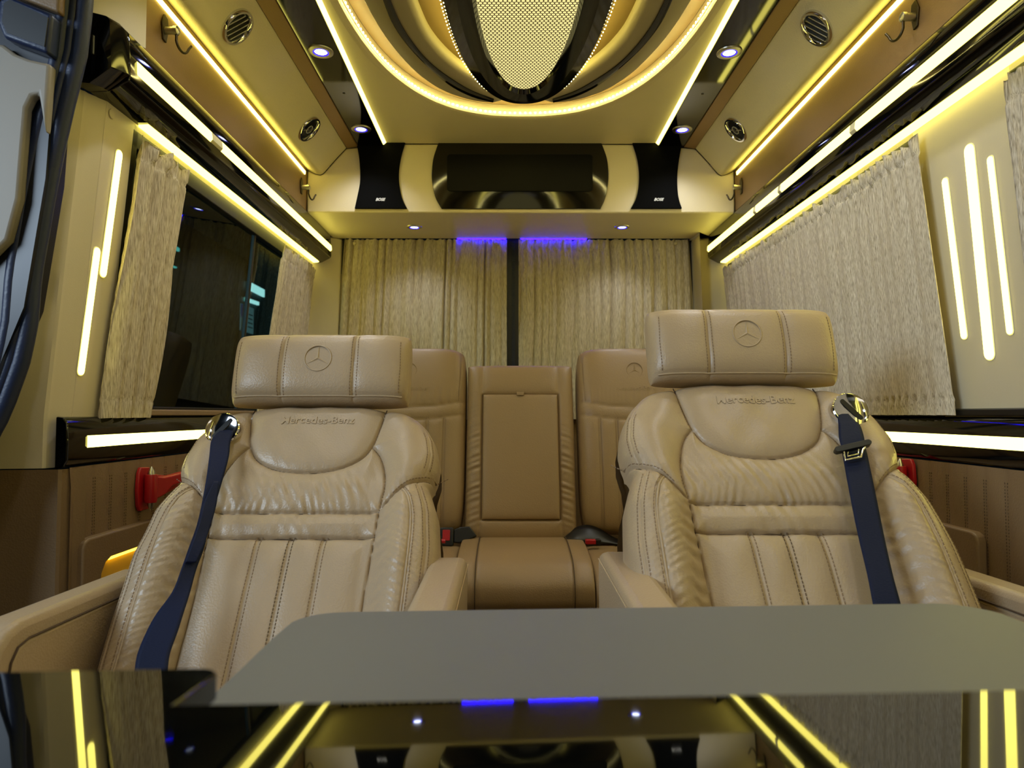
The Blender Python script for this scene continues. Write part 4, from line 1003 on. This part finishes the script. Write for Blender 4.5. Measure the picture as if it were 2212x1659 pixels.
# ---------------------------------------------------------------- rear bench
bn = thing('rear_bench', 'three-place leather rear bench below the curtained rear window', 'seat', (0, 2.3, -.95))
bev = Vector((0, .27, 1)).normalized(); bew = Vector((0, -1, .27)).normalized(); ex = Vector((1, 0, 0))
for s in (-1, 1):
    o = Vector((s*.388, 2.415, -.09)); fr = (o, ex, bev, bew)
    lin = [[(-.2, .118 - .0), (-.17, .112), (-.1, .098), (0, .092), (.1, .098), (.17, .112), (.2, .118)]]
    lin += [[(x, y-.045) for x, y in lin[0]]]
    ch = [[(s*x, .055), (s*x, -.32)] for x in (-.127, -.070, -.014, .042, .098)]
    pt = [[(-.178, .30), (-.172, .2), (-.168, .12)], [(.178, .30), (.172, .2), (.168, .12)]]
    nz = lambda x, y: 0.0007*sines(x, .02, 3, 6)*(y > .11)*(y < .16) 
    h = pad('backrest', fr, .197, .322, .095, bn, 'bench', lin + ch, .0045, .0018, 5, (200, 150), 0.06, nz)
    stitches([[(x+d, y) for x, y in c] for c in ch for d in (-.004, .004)] + [[(x+s_*.004, y) for x, y in p] for s_, p in zip((-1, 1), pt)], h, fr, 'stitching', 'stitchs', bn, mirror=False, wd=.0011)
    hv = float(h(np.array([0.0]), np.array([.225]))[0]); star((o + bev*.225 + bew*(hv-.0002), ex, bev, bew), .027, bn, 'bench', .0015)
    hv = float(h(np.array([0.0]), np.array([.16]))[0]); text('Mercedes-Benz', .021, (o, ex, bev, bew), 'embossed_lettering', 'bench', bn, .0008, bold=.0002, drape=h, at=(0, .158))
o = Vector((-.005, 2.395, -.135)); fr = (o, ex, bev, bew)
sm = [[(-.130, .2), (-.130, .31)], [(.130, .2), (.130, .31)], [(-.13, .192), (.13, .192)], [(-.13, -.235), (.13, -.235)], [(-.132, .192), (-.132, -.235), (-.138, -.3)], [(.132, .192), (.132, -.235), (.138, -.3)]]
def cw(x, y): return np.where(np.abs(x) > .133, .0022*sines(y + .35*np.abs(x), .026, 4, 15, .45)*np.exp(-((y+.08)/.16)**2), 0) - .012*((np.abs(x) < .129) & (y < .190) & (y > -.233))
h = pad('centre_backrest', fr, .183, .305, .075, bn, 'bench', sm, .006, .002, 6, (220, 170), 0.0, cw)
ff = (o + bev*(-.021) + bew*.062, ex, bev, bew)
pad('folding_armrest', ff, .1265, .211, .022, bn, 'bench', (), n=8, m=(60, 50), crn=0.0)
MB((o + bev*.190 + bew*.083, ex, bev, bew)).box((-.012, -.006, -.002), (.012, .006, .003)).build('pull_tab', 'bench', bn, 35, .0015)
def cushion(name, x0, x1, prof, material, stitched=()):
    P = smooth_pts([Vector((a, c)) for a, c in prof], 8); hw_ = (x1-x0)/2; sx, sy = half_super(5, 90)
    g = []
    for j, p in enumerate(P):
        for a, c in zip(sx, sy):
            dip = .012*(1-c); sdist = min([abs(a*hw_ - q) for q in stitched] or [9])
            d = .004*math.exp(-(sdist/.004)**2)
            g.append(((x0+x1)/2 + a*hw_, p.x + dip*.5 + d*.5, p.y - dip - d*.6))
    npmesh(name, np.array(g), quads(len(P), 90), material, bn, 180)
pc = [(2.36, -.425), (2.30, -.400), (2.20, -.395), (2.10, -.400), (2.0, -.415), (1.955, -.435), (1.925, -.47), (1.918, -.51), (1.925, -.535)]
cushion('centre_cushion', -.193, .193, pc, 'bench', (-.137, .137))
for s in (-1, 1): cushion('side_cushion', min(s*.196, s*.60), max(s*.196, s*.60), [(a+.0, c-.022) for a, c in pc], 'bench', (-.1, .1))
MB().box((-.60, 1.94, -.60), (.60, 2.42, -.535)).build('cushion_base', 'bench', bn, 35, .01)
MB().box((-.57, 1.98, -.9495), (.57, 2.40, -.60)).build('bench_plinth', 'black', bn, 35, .01)
for x_ in (-.137, .137):
    Pp = [Vector((x_, p.x-.003, p.y+.0015)) for p in smooth_pts([Vector(q) for q in pc], 8)]
    MB().tube(Pp[10:], .0016, 6).build('seam', 'seamd', bn, 60)
# buckles and belts on the bench
def buckle(px, py, Y, tilt, lab, rx=1.0):
    p = onY(px, py, Y); t = thing('belt_buckle', lab, 'buckle', p)
    a = Vector((math.cos(tilt), 0, math.sin(tilt))); fr = (p, a, Vector((-a.z, .3, a.x)).normalized(), Vector((0, -1, .3)).normalized())
    MB(fr).plate(rrect(-.024, -.032, .024, .026, .006), -.012, .012).build('housing', 'black', t, 35, .003)
    MB(fr).plate(rrect(-.011, -.016, .013, .018, .003), .012, .0145).build('release_button', 'red', t, 35, .001)
    return t, fr
t, fr = buckle(964, 1158, 2.24, .0, 'black buckle with red button standing upright beside the centre cushion')
MB(fr).plate([(.024, -.02), (.024, .02), (.045, .028), (.075, .03), (.098, .0), (.085, -.006), (.060, -.018), (.04, -.022)], -.012, .006).build('strap', 'black', t, 35, .003)
t = thing('belt_buckle', 'red tip of a buckle lying low beside the left bench cushion', 'buckle', onY(955, 1169, 2.2))
MB().tube([onY(940, 1169, 2.19), onY(962, 1169, 2.19)], .007, 10).build('release_button', 'red', t, 60, 0)
t = thing('belt_buckle', 'red button buckle under the looped belt right of the bench centre', 'buckle', onY(1278, 1170, 2.18))
p = onY(1277, 1170, 2.18); MB((p, Vector((1, 0, 0)), Vector((0, 0, 1)), Vector((0, -1, 0)))).plate(rrect(-.018, -.007, .014, .007, .003), -.01, .01).build('release_button', 'red', t, 35, .002)
MB((p, Vector((1, 0, 0)), Vector((0, 0, 1)), Vector((0, -1, 0)))).plate(rrect(.014, -.008, .030, .008, .003), -.01, .01).build('housing', 'black', t, 35, .002)
t = thing('seat_belt', 'black belt looped over the bench cushion behind the right seat', 'seat belt', onY(1280, 1155, 2.25))
rows = [((1216, 1160), (1228, 1164)), ((1232, 1146), (1246, 1166)), ((1252, 1136), (1258, 1172)), ((1272, 1134), (1272, 1174)), ((1296, 1142), (1290, 1174)), ((1322, 1158), (1318, 1174)), ((1352, 1171), (1350, 1178))]
A = smooth_pts([onY(*a, 2.27) for a, c in rows], 5); B = smooth_pts([onY(*c, 2.22) for a, c in rows], 5)
P = np.array([[tuple(a.lerp(c, j/5) + Vector((0, -.012*math.sin(PI*j/5), .0))) for j in range(6)] for a, c in zip(A, B)])
o = npmesh('webbing', P.reshape(-1, 3), quads(len(A), 6), 'black', t, 180); o.modifiers.new('s', 'SOLIDIFY').thickness = .0015

# ================================================================ side pockets, hammers
for s in (-1, 1):
    sd = 'left' if s < 0 else 'right'; dz = -.0 if s < 0 else .012
    FXs = (Vector((s*.868, 0, dz)), Vector((0, 1, 0)), Vector((0, 0, 1)), Vector((-s, 0, 0)))
    t = thing('side_pocket', 'raised brown leather side pocket with amber-lit tray beside the %s seat' % sd, 'side pocket', (s*.86, 1.6, -.4))
    out = [(1.33, -.255), (1.335, -.243), (1.347, -.238), (2.05, -.238), (2.05, -.288), (1.425, -.288), (1.405, -.296), (1.392, -.315), (1.388, -.345), (1.388, -.52), (1.33, -.52)]
    MB(FXs).plate(out, 0, .020).build('leather_front', 'door', t, 35, .004)
    MB(FXs).plate([(1.388, -.29), (2.05, -.29), (2.05, -.52), (1.388, -.52)], 0, .010).build('tray_back', 'lit_tray', t, 35)
    MB(FXs).box((1.39, -.41, .008), (2.0, -.395, .055)).build('tray', 'lit_tray', t, 35, .002)
    MB(FXs).box((1.42, -.2935, .011), (2.0, -.2895, .017)).build('amber_light', 'amber', t, 35)
    t = thing('emergency_hammer', 'red emergency glass hammer in its holder on the %s side panel' % sd, 'hammer', (s*.85, 1.56, -.16), 'emergency hammers')
    y0, z0 = (1.555, -.165) if s < 0 else (1.57, -.148)
    FH = (Vector((s*.862, y0, z0)), Vector((0, 1, 0)), Vector((0, 0, 1)), Vector((-s, 0, 0)))
    MB(FH).plate([(-.022, -.035), (-.014, -.048), (.020, -.048), (.026, -.036), (.16, -.012), (.16, .012), (.030, .030), (.022, .046), (-.014, .048), (-.022, .036), (-.026, 0)], 0, .008).build('holder', 'red', t, 35, .002)
    MB((FH[0] + Vector((-s*.022, .002, 0)), FH[1], FH[3], FH[2])).lathe([(0, -.032), (.012, -.031), (.0135, -.024), (.0135, .024), (.012, .031), (0, .032)], 20).build('hammer_head', 'red', t, 40)
    for k in (-1, 1): MB((FH[0] + Vector((-s*.022, .002, 0)), FH[1], FH[3]*k, FH[2]*k)).lathe([(.0085, .030), (.0075, .037), (.001, .049), (0, .049)], 18).build('steel_tip', 'satin', t, 40)
    MB(FH).plate([(.008, -.026), (.05, -.020), (.085, -.004), (.17, .004), (.17, .026), (.085, .022), (.045, .022), (.008, .027)], .010, .030).build('handle', 'red', t, 35, .004)
    MB(FH).lathe([(0, .0305), (.003, .0305), (.0035, .029)], 12).build('rivet', 'black', t) if False else None

# ================================================================ TABLES in the foreground
tb = thing('black_table', 'glossy black folding table leaf reflecting the ceiling, nearest the camera', 'table', (-.04, .2, -.95))
def plane_frame(z0, pitch, roll):
    a = Vector((1, 0, roll)).normalized(); c = Vector((0, 1, pitch)); c = (c - a*c.dot(a)).normalized(); return (Vector((CX, 0, z0)), a, c, a.cross(c))
def arc(cx, cy, r, a0, a1, n=6): return [(cx + r*math.cos(math.radians(a0+(a1-a0)*k/n)), cy + r*math.sin(math.radians(a0+(a1-a0)*k/n))) for k in range(n+1)]
TF = plane_frame(-.125, -.028, .016)
out = [(-.46, .08), (.50, .08), (.50, .335), (-.158, .335)] + arc(-.168, .375, .012, 0, 90) + [(-.46, .387)]
MB(TF).plate(out, -.014, 0).build('glossy_leaf', 'table', tb, 35, .0015)
MB(TF).box((-.35, .10, -.034), (.35, .31, -.014)).build('underframe', 'black', tb, 35, .004)
MB().box((-.08, .15, -.9495), (.0, .23, -.165)).build('leg', 'black', tb, 35, .01)
MB().box((-.20, .06, -.9499), (.12, .36, -.925)).build('foot_plate', 'black', tb, 35, .006)
gt = thing('grey_table', 'matt grey table leaf with rounded corners just beyond the black one', 'table', (.1, .63, -.95))
GF = plane_frame(-.205, 0, .008)
out = [(.500, .500), (.500, .62)] + arc(.445, .695, .055, 15, 80, 8) + [(-.150, .738)] + arc(-.172, .690, .047, 90, 165, 6) + [(-.219, .66), (-.219, .500)]
MB(GF).plate(out, -.020, 0).build('laminate_top', 'greytop', gt, 35, .0015)
gb = [(x + (.0022 if x > .1 else -.0022), y + .0022) for x, y in out]
pts = [(x, y, -.006) for x, y in out]
MB(GF).tube(pts[1:12], .0035, 8).build('metal_edging', 'satin', gt, 60)
MB(GF).tube(pts[11:], .0035, 8).build('edging', 'edge', gt, 60)
MB(GF).box((-.15, .54, -.045), (.42, .72, -.020)).build('underframe', 'black', gt, 35, .004)
MB().box((.06, .58, -.9495), (.14, .66, -.23)).build('leg', 'black', gt, 35, .01)

# ================================================================ OUTSIDE the left window
XO = -7.15
def tube_lamp(a, c, h, m, lab):
    p, q = onX(*a, XO), onX(*c, XO); d = (q-p); fr = (p, d.normalized(), Vector((0, 0, 1)), Vector((1, 0, 0)))
    t = thing('tube_light', lab, 'lamp', (p+q)/2, 'workshop tubes seen through the left window')
    MB(fr).box((0, -h*1.19, 0), (d.length, h*1.19, .05)).build('glass_tube', m, t, 35); MB(fr).box((-.02, h*1.2, -.03), (d.length+.02, h*2.0, .06)).build('housing', 'black', t, 35)
tube_lamp((364, 527), (383, 540), .028, 'cyan', 'cyan tube light, topmost of those seen beside the left near curtain')
tube_lamp((358, 571), (377, 578), .012, 'cyan', 'thin cyan tube light, second from top beside the left near curtain')
tube_lamp((338, 688), (356, 692), .016, 'cyan', 'cyan tube light, third from top beside the left near curtain')
tube_lamp((336, 708), (353, 712), .012, 'cyan', 'cyan tube light, lowest of those beside the left near curtain')
tube_lamp((533, 616), (568, 634), .09, 'tube', 'large white tube light seen beside the left far curtain')
tube_lamp((527, 646), (556, 656), .04, 'tube', 'smaller white tube light seen beside the left far curtain')
p, q = onX(521, 655, XO), onX(548, 722, XO)
t = thing('banner', 'pale hanging banner with blue print outside the left window', 'banner', (XO, (p.y+q.y)/2, q.z))
fr = (Vector((XO-.029, p.y, q.z)), Vector((0, 1, 0)), Vector((0, 0, 1)), Vector((1, 0, 0))); wd, ht = q.y-p.y, p.z-q.z
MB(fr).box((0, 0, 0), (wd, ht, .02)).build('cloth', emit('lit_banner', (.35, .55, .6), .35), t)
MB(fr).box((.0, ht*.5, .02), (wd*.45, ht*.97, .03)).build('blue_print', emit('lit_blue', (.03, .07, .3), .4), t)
for k in range(4): MB(fr).box((wd*.55, ht*(.2+.16*k), .02), (wd*.9, ht*(.24+.16*k), .03)).build('text_line', 'navyd', t)
tag(MB().box((-7.3, 0, -0.95), (-7.18, 30, 4.2)).build('workshop_wall', mat('workshop_wall', (30, 60, 66), .7, var=.2, varscale=1.5), None), 'dark teal workshop wall far outside the left window', 'wall')
